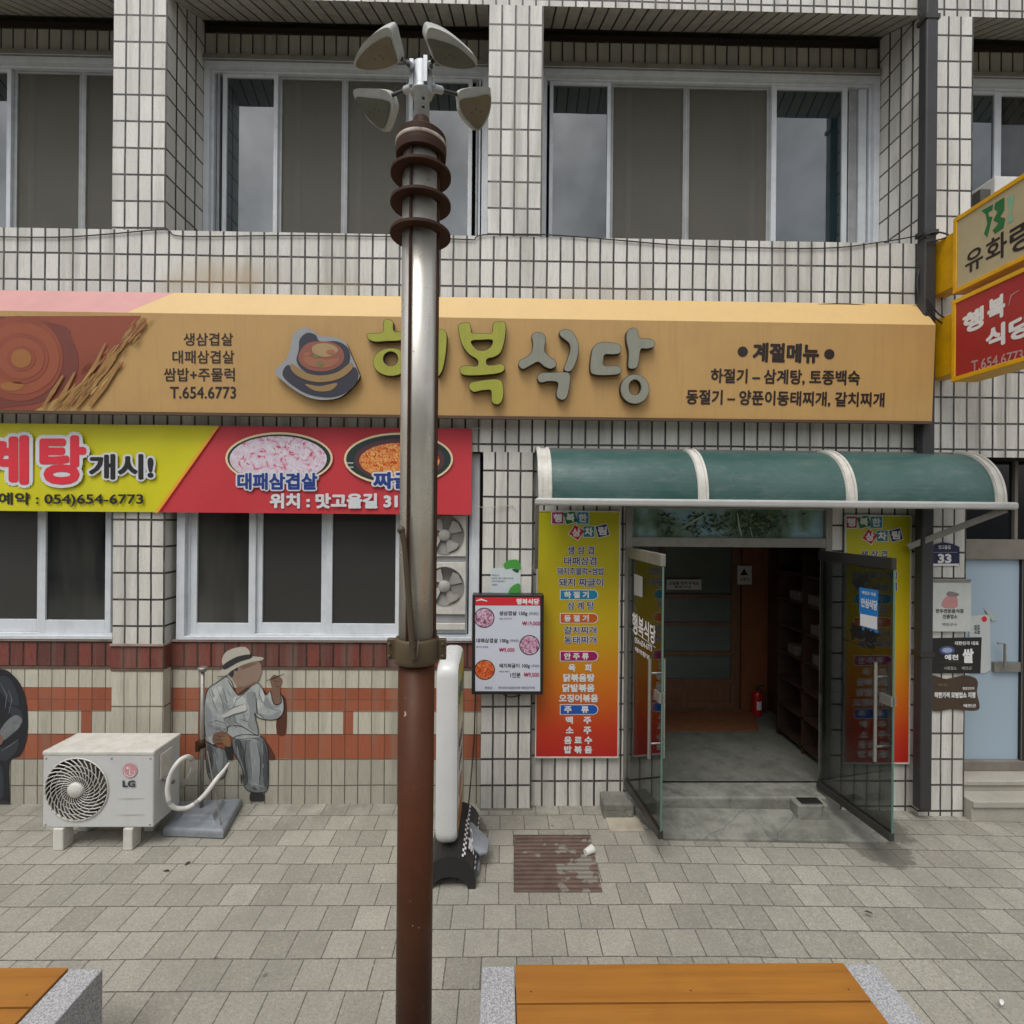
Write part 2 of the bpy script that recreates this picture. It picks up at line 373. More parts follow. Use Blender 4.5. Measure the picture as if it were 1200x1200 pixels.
# ------------------------------------------------------------------ ground
def pave_mat():
    m, t, b = newmat('concrete_pavers'); co = nd(t, 'ShaderNodeTexCoord').outputs['Object']
    wv = nd(t, 'ShaderNodeTexNoise', Scale=1.3, Detail=3.0); t.links.new(co, wv.inputs['Vector'])
    va = nd(t, 'ShaderNodeVectorMath', operation='MULTIPLY_ADD'); t.links.new(wv.outputs['Color'], va.inputs[0])
    va.inputs[1].default_value = (.018, .022, 0); t.links.new(co, va.inputs[2])
    br = nd(t, 'ShaderNodeTexBrick', Scale=1.0, offset=.46, squash=1.0)
    br.inputs['Mortar Size'].default_value = .0036; br.inputs['Mortar Smooth'].default_value = .3; br.inputs['Brick Width'].default_value = .205; br.inputs['Row Height'].default_value = .2
    br.inputs['Color1'].default_value = (.365, .35, .295, 1); br.inputs['Color2'].default_value = (.262, .25, .207, 1); br.inputs['Mortar'].default_value = (.085, .08, .065, 1)
    t.links.new(va.outputs[0], br.inputs['Vector'])
    col = br.outputs['Color']
    sp = noise(t, co, 95, 3, .6); col = mixc(t, math_(t, 'MULTIPLY', ramp(t, sp, .47, .66), .55), col, (.13, .128, .108))
    gr = noise(t, co, 42, 4, .7); col = mixc(t, math_(t, 'MULTIPLY', ramp(t, gr, .5, .72), .5), col, (.47, .45, .39))
    bg_ = noise(t, co, 1.1, 6, .65); col = mixc(t, math_(t, 'MULTIPLY', ramp(t, bg_, .45, .7), .5), col, (.17, .165, .14))
    md = noise(t, co, 5, 5, .7); col = mixc(t, math_(t, 'MULTIPLY', ramp(t, md, .55, .75), .4), col, (.19, .185, .155))
    vo = nd(t, 'ShaderNodeTexVoronoi', Scale=2.6); t.links.new(co, vo.inputs['Vector'])
    spot = math_(t, 'SUBTRACT', 1.0, ramp(t, vo.outputs['Distance'], .03, .045), True)
    col = mixc(t, math_(t, 'MULTIPLY', spot, .55), col, (.06, .055, .05))
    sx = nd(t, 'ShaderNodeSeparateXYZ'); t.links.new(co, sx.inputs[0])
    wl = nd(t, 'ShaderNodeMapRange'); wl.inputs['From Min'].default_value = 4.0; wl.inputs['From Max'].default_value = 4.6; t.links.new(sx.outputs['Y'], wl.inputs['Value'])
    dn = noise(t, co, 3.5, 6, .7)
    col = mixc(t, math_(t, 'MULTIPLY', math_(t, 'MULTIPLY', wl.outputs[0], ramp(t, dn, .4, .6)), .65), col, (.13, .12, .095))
    for (cx, cy, rr) in ((3.0, 4.0, .42), (3.2, 4.25, .4), (-.3, 4.2, .35)):
        vm = nd(t, 'ShaderNodeVectorMath', operation='DISTANCE'); t.links.new(co, vm.inputs[0]); vm.inputs[1].default_value = (cx, cy, 0)
        f = math_(t, 'SUBTRACT', 1.0, math_(t, 'DIVIDE', vm.outputs['Value'], rr), True)
        col = mixc(t, math_(t, 'MULTIPLY', ramp(t, math_(t, 'MULTIPLY', f, noise(t, co, 8.5, 6, .75)), .2, .25), .7), col, (.085, .083, .066))
    t.links.new(col, b.inputs['Base Color']); b.inputs['Roughness'].default_value = .8
    h = math_(t, 'ADD', math_(t, 'MULTIPLY', br.outputs['Fac'], -1.0), math_(t, 'MULTIPLY', sp, .22)); bump(t, b, h, .006)
    return m
def gz(x): return -.02*max(0, x-1.2) if x < 5 else -.076
mb = MB(); xs = [-40, -12, -6, 1.2, 2, 3, 4, 5, 12, 40]
for a, b in zip(xs, xs[1:]): mb.quad((a, -30, gz(a)), (b, -30, gz(b)), (b, 9, gz(b)), (a, 9, gz(a)))
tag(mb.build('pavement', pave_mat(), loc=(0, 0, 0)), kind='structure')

# ------------------------------------------------------------------ building
bld = thing('restaurant_building', 'white tiled two storey building holding the restaurant with its glass doorway', 'building', (0, 5.2, 0))
V0 = Z(604, 274, Yp)
def face(mb, x0, x1, z0, z1, Y, mi=0, cols=None, ph=None):
    """front facing tiled rectangle, UV in metres, either whole columns or a common grid"""
    if cols: u0, u1 = 0, cols*TW
    else: u0, u1 = (x0+10)*TW/.1165, (x1+10)*TW/.1165
    v0, v1 = (z0-V0)+20*TH, (z1-V0)+20*TH
    if ph is not None: v0, v1 = ph
    mb.quad((x0, Y, z0), (x1, Y, z0), (x1, Y, z1), (x0, Y, z1), mi, [(u0, v0), (u1, v0), (u1, v1), (u0, v1)])
def sideface(mb, x, y0, y1, z0, z1, mi=0, cols=4):
    v0, v1 = (z0-V0)+20*TH, (z1-V0)+20*TH
    mb.quad((x, y0, z0), (x, y1, z0), (x, y1, z1), (x, y0, z1), mi, [(0, v0), (cols*TW, v0), (cols*TW, v1), (0, v1)])
XL, XR = -8.2, 9.0
p1 = (X(132, 150, Yp), X(195, 150, Yp)); p2 = (X(572, 150, Yp), X(636, 150, Yp)); p3 = (X(1083, 150, Yp), X(1140, 150, Yp))
p0 = (p1[0]-3.2, p1[0]-2.75); p4 = (p3[1]+3.0, p3[1]+3.45)
zsill = Z(680, 278.5, Yp); ztop = Z(600, 6, Yp); zsof = Z(600, 42, Yr)+.05
zl0 = Z(604, 530, Yp)                                # bottom of the band between the storeys
mb = MB()
face(mb, XL, XR, zl0, zsill, Yp); face(mb, XL, XR, ztop, ztop+1.6, Yp)
mb.quad((XL, Yp, ztop+1.6), (XR, Yp, ztop+1.6), (XR, Yr+4, ztop+1.6), (XL, Yr+4, ztop+1.6), 2)
edges = [(XL, p0[0])]
for a, b in ((p0, p1), (p1, p2), (p2, p3), (p3, p4)): edges.append((a[1], b[0]))
edges.append((p4[1], XR))
tag_bays = edges
mb.build('tiled_wall', [M['tile'], M['tile_dark'], M['concrete']], bld)
for pa in (p0, p1, p2, p3, p4):
    q = MB(); face(q, pa[0], pa[1], zsill, ztop, Yp, cols=4)
    sideface(q, pa[0], Yp, Yr, zsill, zsof); sideface(q, pa[1], Yp, Yr, zsill, zsof)
    q.build('pilaster', M['tile'], bld)
# recessed bays of the upper storey: soffit, dark strip, one tile row, ledge
zstrip0, zstrip1 = Z(600, 75, Yr), Z(600, 46, Yr)
for a, b in edges:
    q = MB()
    n = max(1, round((b-a)/.117))
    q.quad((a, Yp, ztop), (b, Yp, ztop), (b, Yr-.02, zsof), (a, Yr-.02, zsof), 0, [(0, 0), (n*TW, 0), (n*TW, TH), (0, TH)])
    q.build('soffit', M['tile_dark'], bld)
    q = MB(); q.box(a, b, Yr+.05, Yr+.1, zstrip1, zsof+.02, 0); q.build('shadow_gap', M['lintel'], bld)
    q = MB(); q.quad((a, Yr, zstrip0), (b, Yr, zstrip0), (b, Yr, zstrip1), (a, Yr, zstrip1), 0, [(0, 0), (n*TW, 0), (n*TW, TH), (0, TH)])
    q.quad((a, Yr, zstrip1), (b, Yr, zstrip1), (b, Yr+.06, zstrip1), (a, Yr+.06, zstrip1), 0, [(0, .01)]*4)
    q.build('tile_row', M['tile_dark'], bld)
    q = MB(); q.quad((a, Yp, zsill), (b, Yp, zsill), (b, Yr+.1, zsill), (a, Yr+.1, zsill)); q.build('sill', M['concrete'], bld)
# windows: outer frame + sashes in one mesh, panes as its own pieces
def frame4(mb, o, i, y0, y1, mi=0):
    ox0, oz0, ox1, oz1 = o; ix0, iz0, ix1, iz1 = i
    mb.box(ox0, ix0, y0, y1, oz0, oz1, mi); mb.box(ix1, ox1, y0, y1, oz0, oz1, mi)
    mb.box(ix0, ix1, y0, y1, iz1, oz1, mi); mb.box(ix0, ix1, y0, y1, oz0, iz0, mi)
def window(x0, x1, z0, z1, Y, sashes, fw=.055, th=.08, rail=.05, top=.05, head=0.0):
    """sashes: (x0, x1, kind, depth offset, stile width)"""
    f = MB(); frame4(f, (x0, z0, x1, z1), (x0+fw, z0+.03, x1-fw, z1-fw), Y-.03, Y+th)
    # inner step of the frame
    frame4(f, (x0+fw, z0+.03, x1-fw, z1-fw), (x0+fw+.022, z0+.045, x1-fw-.022, z1-fw-.022), Y+.012, Y+th-.004)
    panes = []
    for (a, b, kind, dy, st) in sashes:
        mi = 0 if kind in ('glass', 'dark') else (1 if kind == 'screen' else 0)
        zb, zt = z0+.046, z1-fw-.024
        inn = (a+st, zb+rail, b-st, zt-(.035 if kind != 'screen' else .02))
        frame4(f, (a, zb, b, zt), inn, Y+dy, Y+dy+.035, mi)
        panes.append((inn, kind, Y+dy+.018))
    for g0, g1_ in ((x0+fw+.024, sashes[0][0]), (sashes[-1][1], x1-fw-.024)):
        if g1_-g0 > .05:
            ga, gb = (g0+.012, g1_-.035) if g1_ == sashes[0][0] else (g0+.035, g1_-.012); gm_ = (ga+gb)/2
            f.box(ga, gm_-.006, Y+.045, Y+th-.006, z0+.05, z1-fw-.026, 1 if g1_ != sashes[0][0] else 0); f.box(gm_+.006, gb, Y+.03, Y+th-.006, z0+.05, z1-fw-.026, 0 if g1_ != sashes[0][0] else 1); f.box(gm_-.006, gm_+.006, Y+.066, Y+.07, z0+.05, z1-fw-.026, 1)
    if head: f.box(x0, x1, Y-.05, Y+th, z1+.002, z1+head, 2)
    w = f.build('window', [M['frame'], M['frame_grey'], M['concrete']], bld, bevel=.004, seg=1)
    for inn, kind, y in panes:
        q = MB(); q.box(inn[0]-.004, inn[2]+.004, y, y+.006, inn[1]-.004, inn[3]+.004)
        if kind == 'screen':
            g = MB(); g.box(inn[0]-.004, inn[2]+.004, y+.03, y+.036, inn[1]-.004, inn[3]+.004); g.build('pane', M['room'], w)
            g = MB(); xs_ = inn[0]+(inn[2]-inn[0])*random.choice((.14, .2, .8)); g.box(xs_, xs_+.05, y+.012, y+.028, inn[1], inn[3]); g.box(inn[0], inn[2], y+.012, y+.026, inn[1], inn[1]+.05); g.build('inner_sash', M['frame_grey'], w)
        q.build('insect_screen' if kind == 'screen' else 'pane', {'glass': M['glass'], 'dark': M['room'], 'screen': M['screen'], 'blind': M['blind']}[kind], w)
    return w
def xr(*px): return [X(p, 180, Yr) for p in px]
wz0 = zsill+.004; wz1 = Z(600, 82, Yr); wbig = zstrip0-.004-wz1
a, b = edges[2]; v = xr(259, 324, 402, 478, 553)
window(a+.004, b-.004, wz0, wz1, Yr, [(v[0], v[1], 'glass', .02, .04), (v[1], v[2], 'screen', .045, .03), (v[2], v[3], 'screen', .045, .03), (v[3], v[4], 'glass', .02, .04)], head=wbig)
a, b = edges[3]; v = xr(644, 716, 806, 905, 994)
window(a+.004, b-.004, wz0, wz1, Yr, [(v[0], v[1], 'glass', .02, .035), (v[1], v[2], 'screen', .045, .03), (v[2], v[3], 'screen', .045, .03), (v[3], v[4], 'glass', .015, .05)], head=wbig)
a, b = edges[1]; v = xr(-165, -80, 10, 92, 150)
window(a+.004, b-.004, wz0, wz1, Yr, [(v[0], v[1], 'screen', .02, .04), (v[1], v[2], 'glass', .02, .04), (v[2], v[3], 'screen', .045, .035), (v[3], min(v[4], b-.09), 'screen', .045, .03)], head=wbig)
a, b = edges[4]; v = xr(1115, 1172, 1250, 1340)
window(a+.004, b-.004, wz0, wz1, Yr, [(max(v[0], a+.09), v[1], 'glass', .02, .04), (v[1], v[2], 'dark', .03, .04), (v[2], v[3], 'screen', .045, .03)], head=wbig)
for a, b in (edges[0], edges[5]):
    window(a+.004, b-.004, wz0, wz1, Yr, [(a+.1, (a+b)/2, 'glass', .02, .04), ((a+b)/2, b-.1, 'screen', .04, .03)], head=wbig)

# ground storey
g1 = (X(132, 680, Yp), X(193, 680, Yp)); g2 = (X(564, 780, Yp), X(624, 780, Yp)); g3 = (X(1077, 780, Yp), X(1131, 780, Yp))
zc1 = Z(300, 752, Yw); zc0 = Z(300, 781, Yw)          # soldier course
rows = [Z(300, y, Yw) for y in (781, 806, 833, 860, 889)] + [-.06]
def painted_wall(a, b, Y, name, patches=()):
    q = MB()
    def strip(z0, z1, mi, x0=a, x1=b, rowsn=1):
        u0, u1 = (x0+10)*TW/.1165, (x1+10)*TW/.1165
        q.quad((x0, Y, z0), (x1, Y, z0), (x1, Y, z1), (x0, Y, z1), mi, [(u0, 0), (u1, 0), (u1, rowsn*TH), (u0, rowsn*TH)])
    strip(rows[1], rows[0], 0); strip(rows[2], rows[1], 1, rowsn=2)
    x = a
    for (m0, m1) in patches:
        strip(rows[3], rows[2], 0, x, m0); strip(rows[3], rows[2], 1, m0, m1); x = m1
    strip(rows[3], rows[2], 0, x, b)
    strip(rows[4], rows[3], 1); strip(rows[5], rows[4], 2, rowsn=2)
    return q.build(name, [M['painted'], M['orange'], M['painted_low']], bld)
def pat(*pxs): return [(X(p, 845, Yw), X(p+12, 845, Yw)) for p in pxs]
painted_wall(XL, g1[0], Yw, 'painted_base_wall', pat(-65, 14, 95))
painted_wall(g1[1], g2[0], Yw, 'painted_base_wall', pat(232, 324, 402, 482))
M['ledge'] = mat('pinkish_cement_ledge', (.33, .25, .21), .8, dirt=.7, scale=8); M['shadow_line'] = mat('umber_shadow_line', (.13, .085, .06), .8, dirt=.6, scale=9)  # umber colour stands for the shade below the brick course
def soldier(a, b, Y, zz0, zz1, d=.006, back=None):
    q = MB(); n = max(1, round((b-a)/.118))
    q.quad((a, Y-d, zz0), (b, Y-d, zz0), (b, Y-d, zz1), (a, Y-d, zz1), 0, [(0, 0), (n*TW, 0), (n*TW, TH), (0, TH)])
    q.quad((a, Y-d, zz1), (b, Y-d, zz1), (b, Y+.09, zz1+.02), (a, Y+.09, zz1+.02), 1)
    q.quad((a, Y-d, zz0), (b, Y-d, zz0), (b, Y, zz0), (a, Y, zz0), 1)
    q.box(a, b, Y-.022, Y-.001 if not back else Y-.001, zz1+.003, zz1+.02, 1)
    q.quad((a, Y-.004, zz0-.028), (b, Y-.004, zz0-.028), (b, Y-.004, zz0-.002), (a, Y-.004, zz0-.002), 2)  # thin dark strip, the course's shadow line painted on the wall
    yk = back or Y
    for x in (a, b): q.quad((x, Y-d, zz0), (x, yk, zz0), (x, yk, zz1), (x, Y-d, zz1), 0, [(.03, .02), (.08, .02), (.08, .2), (.03, .2)])
    q.build('brick_course', [M['brick'], M['ledge'], M['shadow_line']], bld)
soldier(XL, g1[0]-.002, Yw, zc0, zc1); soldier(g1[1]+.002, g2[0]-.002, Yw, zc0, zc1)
zq1, zq0 = Z(165, 757, Yp), Z(165, 783, Yp)
# left pilaster of the ground storey
q = MB(); face(q, g1[0], g1[1], zq1, zl0, Yp, cols=4); sideface(q, g1[0], Yp, Yw+.1, zq1, zl0, cols=1); sideface(q, g1[1], Yp, Yw+.1, zq1, zl0, cols=1)
nn = (zq0+.06)/.2285
for xx0, xx1, yy0, yy1, uu in ((g1[0], g1[1], Yp, Yp, 4), (g1[0], g1[0], Yw, Yp, 1), (g1[1], g1[1], Yp, Yw, 1)):
    q.quad((xx0, yy0, -.06), (xx1, yy1, -.06), (xx1, yy1, zq0), (xx0, yy0, zq0), 1, [(0, 0), (uu*TW, 0), (uu*TW, 4*TH), (0, 4*TH)])
q.build('pilaster', [M['tile'], M['painted']], bld)
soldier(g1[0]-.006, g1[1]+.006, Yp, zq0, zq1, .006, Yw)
q = MB(); face(q, g2[0], g2[1], .02, zl0, Yp, cols=4); sideface(q, g2[0], Yp, Yw+.1, -.06, zl0, cols=1); sideface(q, g2[1], Yp, Yd+.02, -.06, zl0, cols=1)
q.quad((g2[0], Yp, -.06), (g2[1], Yp, -.06), (g2[1], Yp, .02), (g2[0], Yp, .02), 1)
q.build('pilaster', [M['tile'], M['concrete']], bld)
q = MB(); face(q, g3[0], g3[1], -.12, zl0, Yp, cols=4); sideface(q, g3[0], Yp, Yd+.02, -.12, zl0, cols=1); sideface(q, g3[1], Yp, Yp+.34, -.12, zl0, cols=3)
q.build('pilaster', [M['tile']], bld)
# lower windows
lz0 = zc1+.022; lz1 = zl0-.004
def xw(*px): return [X(p, 680, Yw) for p in px]
v = xw(-140, -60, 44, 129)
window(X(-230, 680, Yw), g1[0]-.004, lz0, lz1, Yw, [(v[0], v[1], 'dark', .02, .045), (v[1], v[2], 'blind', .045, .045), (v[2], v[3]-.01, 'dark', .02, .05)], rail=.11, fw=.03)
v = xw(221, 298, 381, 470, 500)
window(g1[1]+.055, g2[0]-.03, lz0, lz1, Yw, [(v[0], v[1], 'dark', .02, .06), (v[1], v[2], 'blind', .045, .05), (v[2], v[3], 'blind', .02, .055)], rail=.09, fw=.07)
q = MB(); q.box(g1[1]+.001, g2[0]-.001, Yw+.1, Yw+.13, lz0-.05, lz1); q.box(XL, g1[0]-.001, Yw+.1, Yw+.13, lz0-.05, lz1)
q.build('window_recess', M['lintel'], bld)
# door bay
dx0, dx1 = X(731, 780, Yd), X(972, 780, Yd)
zdh = Z(850, 641, Yd); ztr = Z(850, 594, Yd)
q = MB()
face(q, g2[1], dx0, 0.0, zl0, Yd); face(q, dx1, g3[0], -.1, zl0, Yd)
face(q, dx0, dx1, ztr+.03, zl0, Yd)
q.build('tiled_wall', M['tile'], bld)
q = MB()
jw = .06
q.box(dx0, dx0+jw, Yd-.03, Yd+.06, .15, ztr+.03); q.box(dx1-jw, dx1, Yd-.03, Yd+.06, .15, ztr+.03)
q.box(dx0+jw, dx1-jw, Yd-.03, Yd+.06, zdh, zdh+.085); q.box(dx0+jw, dx1-jw, Yd-.03, Yd+.06, ztr-.02, ztr+.03)
q.build('door_frame', M['alu'], bld, bevel=.006)
pl = YP(Yd+.01)
q = MB(); q.box(dx0+jw, dx1-jw, Yd+.012, Yd+.02, zdh+.08, ztr)
q.build('transom_panel', art('pale_blue_green_print', [(120, 160, 172), (140, 176, 186), (110, 138, 120), (62, 88, 60), (130, 162, 166)], 2.3, .6), bld)
q = MB()
for k in range(420):
    r = random.random(); cx = random.gauss(885, 14) if r < .62 else random.choice((782, 845, 828, 812))+random.gauss(0, 6)
    cy = random.uniform(601, 629); s = random.uniform(.7, 2.0); a = random.uniform(0, 6.28)
    q.flat([(cx+s*2.2*math.cos(a), cy+s*1.6*math.sin(a)), (cx+s*math.cos(a+1.6)*.7, cy+s*.7*math.sin(a+1.6)), (cx-s*2.2*math.cos(a), cy-s*1.6*math.sin(a)), (cx-s*.7*math.cos(a+1.6), cy-s*.7*math.sin(a+1.6))], pl, random.choice((0, 0, 1, 2)), .002+.00002*k)
stroke(q, [(799, 619), (812, 611), (828, 602)], 2.4, pl, 3, .012); stroke(q, [(864, 601), (866, 615), (869, 629)], 2.2, pl, 3, .012); stroke(q, [(879, 618), (882, 630)], 2, pl, 3, .012)
q.build('printed_leaves', [ink('leaf_ink_dark', (.02, .04, .02)), ink('leaf_ink', (.06, .11, .05)), ink('leaf_ink_light', (.17, .22, .11)), ink('stem_ink', (.4, .48, .36))], bld)
# vestibule behind the open doors
zf = .165
M['inwall'] = mat('vestibule_wood', (.075, .034, .02), .55, dirt=.4, scale=4, streak=.4)
M['infloor'] = mat('vestibule_floor_cement', (.15, .155, .13), .6, dirt=.7, dirtc=(.06, .06, .05), scale=3.2, grain=.2, gscale=60, bmp=.003)
rx = 3.32; lx = .5; yb = 6.42; zc = 2.72
q = MB()
q.quad((lx, Yd+.1, zf), (rx, Yd+.1, zf), (rx, yb, zf), (lx, yb, zf), 0); q.build('vestibule_floor', M['infloor2'], bld)
q = MB(); q.quad((lx, Yd+.1, zf), (lx, yb, zf), (lx, yb, zc), (lx, Yd+.1, zc)); q.quad((rx, Yd+.1, zf), (rx, yb, zf), (rx, yb, zc), (rx, Yd+.1, zc))
q.quad((lx, yb, zf), (rx, yb, zf), (rx, yb, zc), (lx, yb, zc))
q.quad((lx, Yd+.1, zf), (dx0+.03, Yd+.1, zf), (dx0+.03, Yd+.1, zc), (lx, Yd+.1, zc)); q.quad((dx1-.03, Yd+.1, zf), (rx, Yd+.1, zf), (rx, Yd+.1, zc), (dx1-.03, Yd+.1, zc))
q.quad((dx0, Yd+.1, zdh), (dx1, Yd+.1, zdh), (dx1, Yd+.1, zc), (dx0, Yd+.1, zc))
q.build('vestibule_wall', M['inwall'], bld)
q = MB(); q.quad((lx, Yd+.1, zc), (rx, Yd+.1, zc), (rx, yb, zc), (lx, yb, zc)); q.build('vestibule_ceiling', mat('vestibule_ceiling_board', (.1, .09, .08), .8), bld)
# inner sliding door with paned upper part
yi = yb-.05
def xi(px): return X(px, 740, yi)
def zi(py): return Z(830, py, yi)
q = MB()
for x0, x1 in ((772, 778), (856, 866), (736, 742)): q.box(xi(x0), xi(x1), yi-.03, yi+.03, zf, zi(634))
for y0, y1 in ((634, 640), (696, 701), (729, 733), (763, 768), (795, 800), (822, 830)): q.box(xi(742), xi(856), yi-.026, yi+.02, zi(y1), zi(y0))
q.box(xi(742), xi(856), yi-.012, yi+.01, zi(822), zi(800))
dr = q.build('inner_door', mat('varnished_door_wood', (.2, .105, .06), .45, dirt=.4, streak=.4), bld, bevel=.004)
q = MB(); q.box(xi(742), xi(856), yi+.004, yi+.009, zi(796), zi(640)); q.build('pane', mat('frosted_inner_glass', (.14, .17, .15), .35, dirt=.5, scale=3), dr)
q = MB(); q.box(xi(868), xi(908), yi-.02, yi+.03, zf, zi(640)); q.build('wood_panel', mat('orange_wood_panel', (.24, .09, .036), .5, dirt=.3, streak=.4), bld)
# stone threshold, step and ramp slab
tx0, tx1 = X(742, 930, 4.3), X(935, 930, 4.3)
q = MB(); q.box(dx0+.02, dx1+.02, 4.385, Yd+.11, -.02, .155); q.build('door_step', M['step'], bld, bevel=.02, seg=3)
q = MB(); xa, xb2 = X(706, 935, 4.4), X(741, 935, 4.4)
q.box(xa, xb2, 4.33, Yd+.01, -.02, .13); q.build('concrete_block', M['step'], bld, bevel=.015)
q = MB(); q.box(X(932, 940, 4.3), X(968, 940, 4.3), 4.26, 4.384, -.04, .155); q.build('concrete_block', M['step'], bld, bevel=.012)
# neighbour's bay
Yn = Yp+.30
nx0, nx1 = g3[1], p4[1]+.2
zh0, zh1, zd0 = Z(1165, 655, Yn), Z(1165, 632, Yn), Z(1165, 890, Yn)
q = MB()
q.box(nx0, nx1, Yn-.04, Yn+.05, zh0, zh1, 0); q.box(nx0, nx1, Yn-.04, Yn+.05, zd0-.09, zd0, 0)
for px in (1188.5,): q.box(X(px-2, 620, Yn), X(px+2, 620, Yn), Yn-.02, Yn+.04, zh1, zl0, 0)
q.box(X(1194, 760, Yn), X(1200, 760, Yn), Yn-.03, Yn+.03, zd0, zh0, 1)
q.box(nx0+1.1, nx0+1.16, Yn-.03, Yn+.03, zd0, zh0, 1)
q.build('door_frame', [mat('taupe_door_frame', (.2, .18, .15), .5, dirt=.5), M['blackm']], bld, bevel=.004)
q = MB(); q.box(nx0, nx1, Yn+.01, Yn+.02, zh1, zl0); q.build('transom_glass', M['glass_dark'], bld)
m, t, b = newmat('frosted_door_film'); b.inputs['Base Color'].default_value = (.33, .42, .5, 1); b.inputs['Roughness'].default_value = .25; M['frost'] = m
for a, b in ((nx0+.002, X(1193.5, 760, Yn)), (X(1200.5, 760, Yn), nx0+1.098)):
    q = MB(); q.box(a, b, Yn, Yn+.012, zd0+.002, zh0-.002); d = q.build('door', M['frost'], bld)
    h = MB(); s = 1 if a < X(1195, 700, Yn) else -1
    e = b if s > 0 else a
    h.box(e-s*.012, e-s*.26, Yn-.035, Yn-.002, Z(1165, 786, Yn), Z(1165, 775, Yn)); h.tube([(e-s*.2, Yn-.07, Z(1165, 780, Yn)), (e-s*.2, Yn-.07, Z(1165, 752, Yn)), (e-s*.25, Yn-.05, Z(1165, 752, Yn))], .011, 10)
    h.build('handle', M['alu'], d)
q = MB(); q.box(nx1-1.2, nx1, Yn+.02, Yn+.06, -.1, zl0); q.box(nx0+1.16, nx1, Yn+.0, Yn+.04, -.1, zh0); q.build('side_wall', M['tile'], bld)
stp = mat('terrazzo_step', (.42, .4, .34), .6, dirt=.5, scale=6, grain=.25, gscale=160)
q = MB(); zs1 = Z(1165, 925, Yp+.12)
q.box(nx0+.004, nx1, Yp+.1, Yn+.06, -.12, zd0-.092); q.box(nx0+.004, nx1, Yp+.08, Yp+.099, zd0-.13, zd0-.09)
q.box(nx0+.004, nx1, Yp-.07, Yp+.098, -.12, zs1); q.box(nx0+.004, nx1, Yp-.09, Yp-.071, zs1-.05, zs1+.004)
q.build('entrance_steps', stp, bld, bevel=.006)
# back of the building (closed volume)
q = MB(); q.box(XL, XR, yb+.1, yb+.2, -.1, ztop+1.6); q.box(XL, XL+.1, Yr, yb+.1, -.1, ztop+1.6); q.box(XR-.1, XR, Yp, yb+.1, -.1, ztop+1.6); q.build('rear_wall', M['concrete'], bld)
# glass doors
M['dglass'] = clear_glass('tinted_door_glass', (.8, .83, .82), .9)
def glass_door(hx, hy, ox, oy, zb, zt, lock_side, toprail):
    d = Vector((ox-hx, oy-hy, 0)); L = d.length; d.normalize(); n = Vector((d.y, -d.x, 0))
    def pt(s, z, o=0): return Vector((hx, hy, z))+d*s+n*o
    def bx(mb, s0, s1, z0, z1, o0, o1, mi=0):
        vs = [pt(s, z, o) for z in (z0, z1) for o in (o0, o1) for s in (s0, s1)]
        mb.add(vs, [(0, 2, 3, 1), (4, 5, 7, 6), (0, 1, 5, 4), (2, 6, 7, 3), (0, 4, 6, 2), (1, 3, 7, 5)], mi)
    q = MB(); bx(q, .004, L-.004, zb+.058, zt-.088, -.005, .005, 0); o = q.build('glass_door', M['dglass'], bld)
    q = MB(); bx(q, 0, L, zb, zb+.06, -.02, .02, 0); q.build('rail', M['dark_alu'], o, bevel=.004)
    q = MB(); bx(q, 0, L, zt-.09, zt, -.02, .02, 0); q.build('rail', M['alu'] if toprail else M['dark_alu'], o, bevel=.004)
    q = MB(); bx(q, L-.004, L+.004, zb+.062, zt-.092, -.006, .006, 0); q.build('edge_strip', mat('green_glass_edge', (.1, .2, .16), .2), o)
    q = MB()
    for sg in (-1, 1): q.tube([pt(L-.1, zb+.55, sg*.055), pt(L-.1, zb+1.3, sg*.055)], .013, 10); 
    for z in (zb+.66, zb+1.19): q.tube([pt(L-.1, z, -.055), pt(L-.1, z, .055)], .009, 8)
    q.build('handle', mat('brushed_steel', (.5, .5, .48), .3, .9, dirt=.2), o)
    q = MB(); bx(q, L-.1, L+.004, zb+1.0, zb+1.07, -.022, .022, 0); q.build('lock', M['alu'], o)
    return o, (pt(L/2, 1), n)
hl = W(735, 780, Yd-.04); ol = W(776, 800, 3.74)
dl, pll = glass_door(hl.x, Yd-.04, ol.x, 3.74, .205, 2.30, 1, True)
hr = W(960, 780, Yd-.04); orr = W(1047, 800, 3.74)
dr_, plr = glass_door(hr.x, Yd-.04, orr.x, 3.74, .185, 2.285, 1, False)
if pll[1].x > 0: pll = (pll[0], -pll[1])
if plr[1].x > 0: plr = (plr[0], -plr[1])
q = MB(); txt(q, '행복식당', None, pll, 0, .008, .03, quad=[(741, 716), (768, 734), (768, 756), (741, 742)])
stroke(q, [(741, 738), (768, 759)], 1.4, pll, 0, .008); txt(q, '054-654-6773', None, pll, 0, .008, .03, quad=[(744, 746), (764, 757), (764, 764), (744, 753)])
txt(q, '예약환영', None, pll, 0, .008, .03, quad=[(744, 757), (761, 768), (761, 774), (744, 763)])
q.flat([(743, 672), (753, 676), (753, 700), (743, 697)], pll, 1, .008)
q.build('lettering', [M['whitei'], mat('grey_paper', (.3, .3, .28), .8)], dl)
q = MB()
q.flat([(1007, 688), (1029, 692), (1029, 722), (1007, 717)], plr, 1, .008); q.flat([(1008, 719), (1028, 723), (1028, 738), (1008, 733)], plr, 2, .009)
q.flat([(1007, 717), (1029, 722), (1029, 724), (1007, 719)], plr, 1, .0085); q.flat([(1007, 733.5), (1029, 738.5), (1029, 742), (1007, 737)], plr, 1, .008)
txt(q, '안심식당', None, plr, 2, .012, .04, quad=[(1009, 700), (1028, 704), (1028, 716), (1009, 711)])
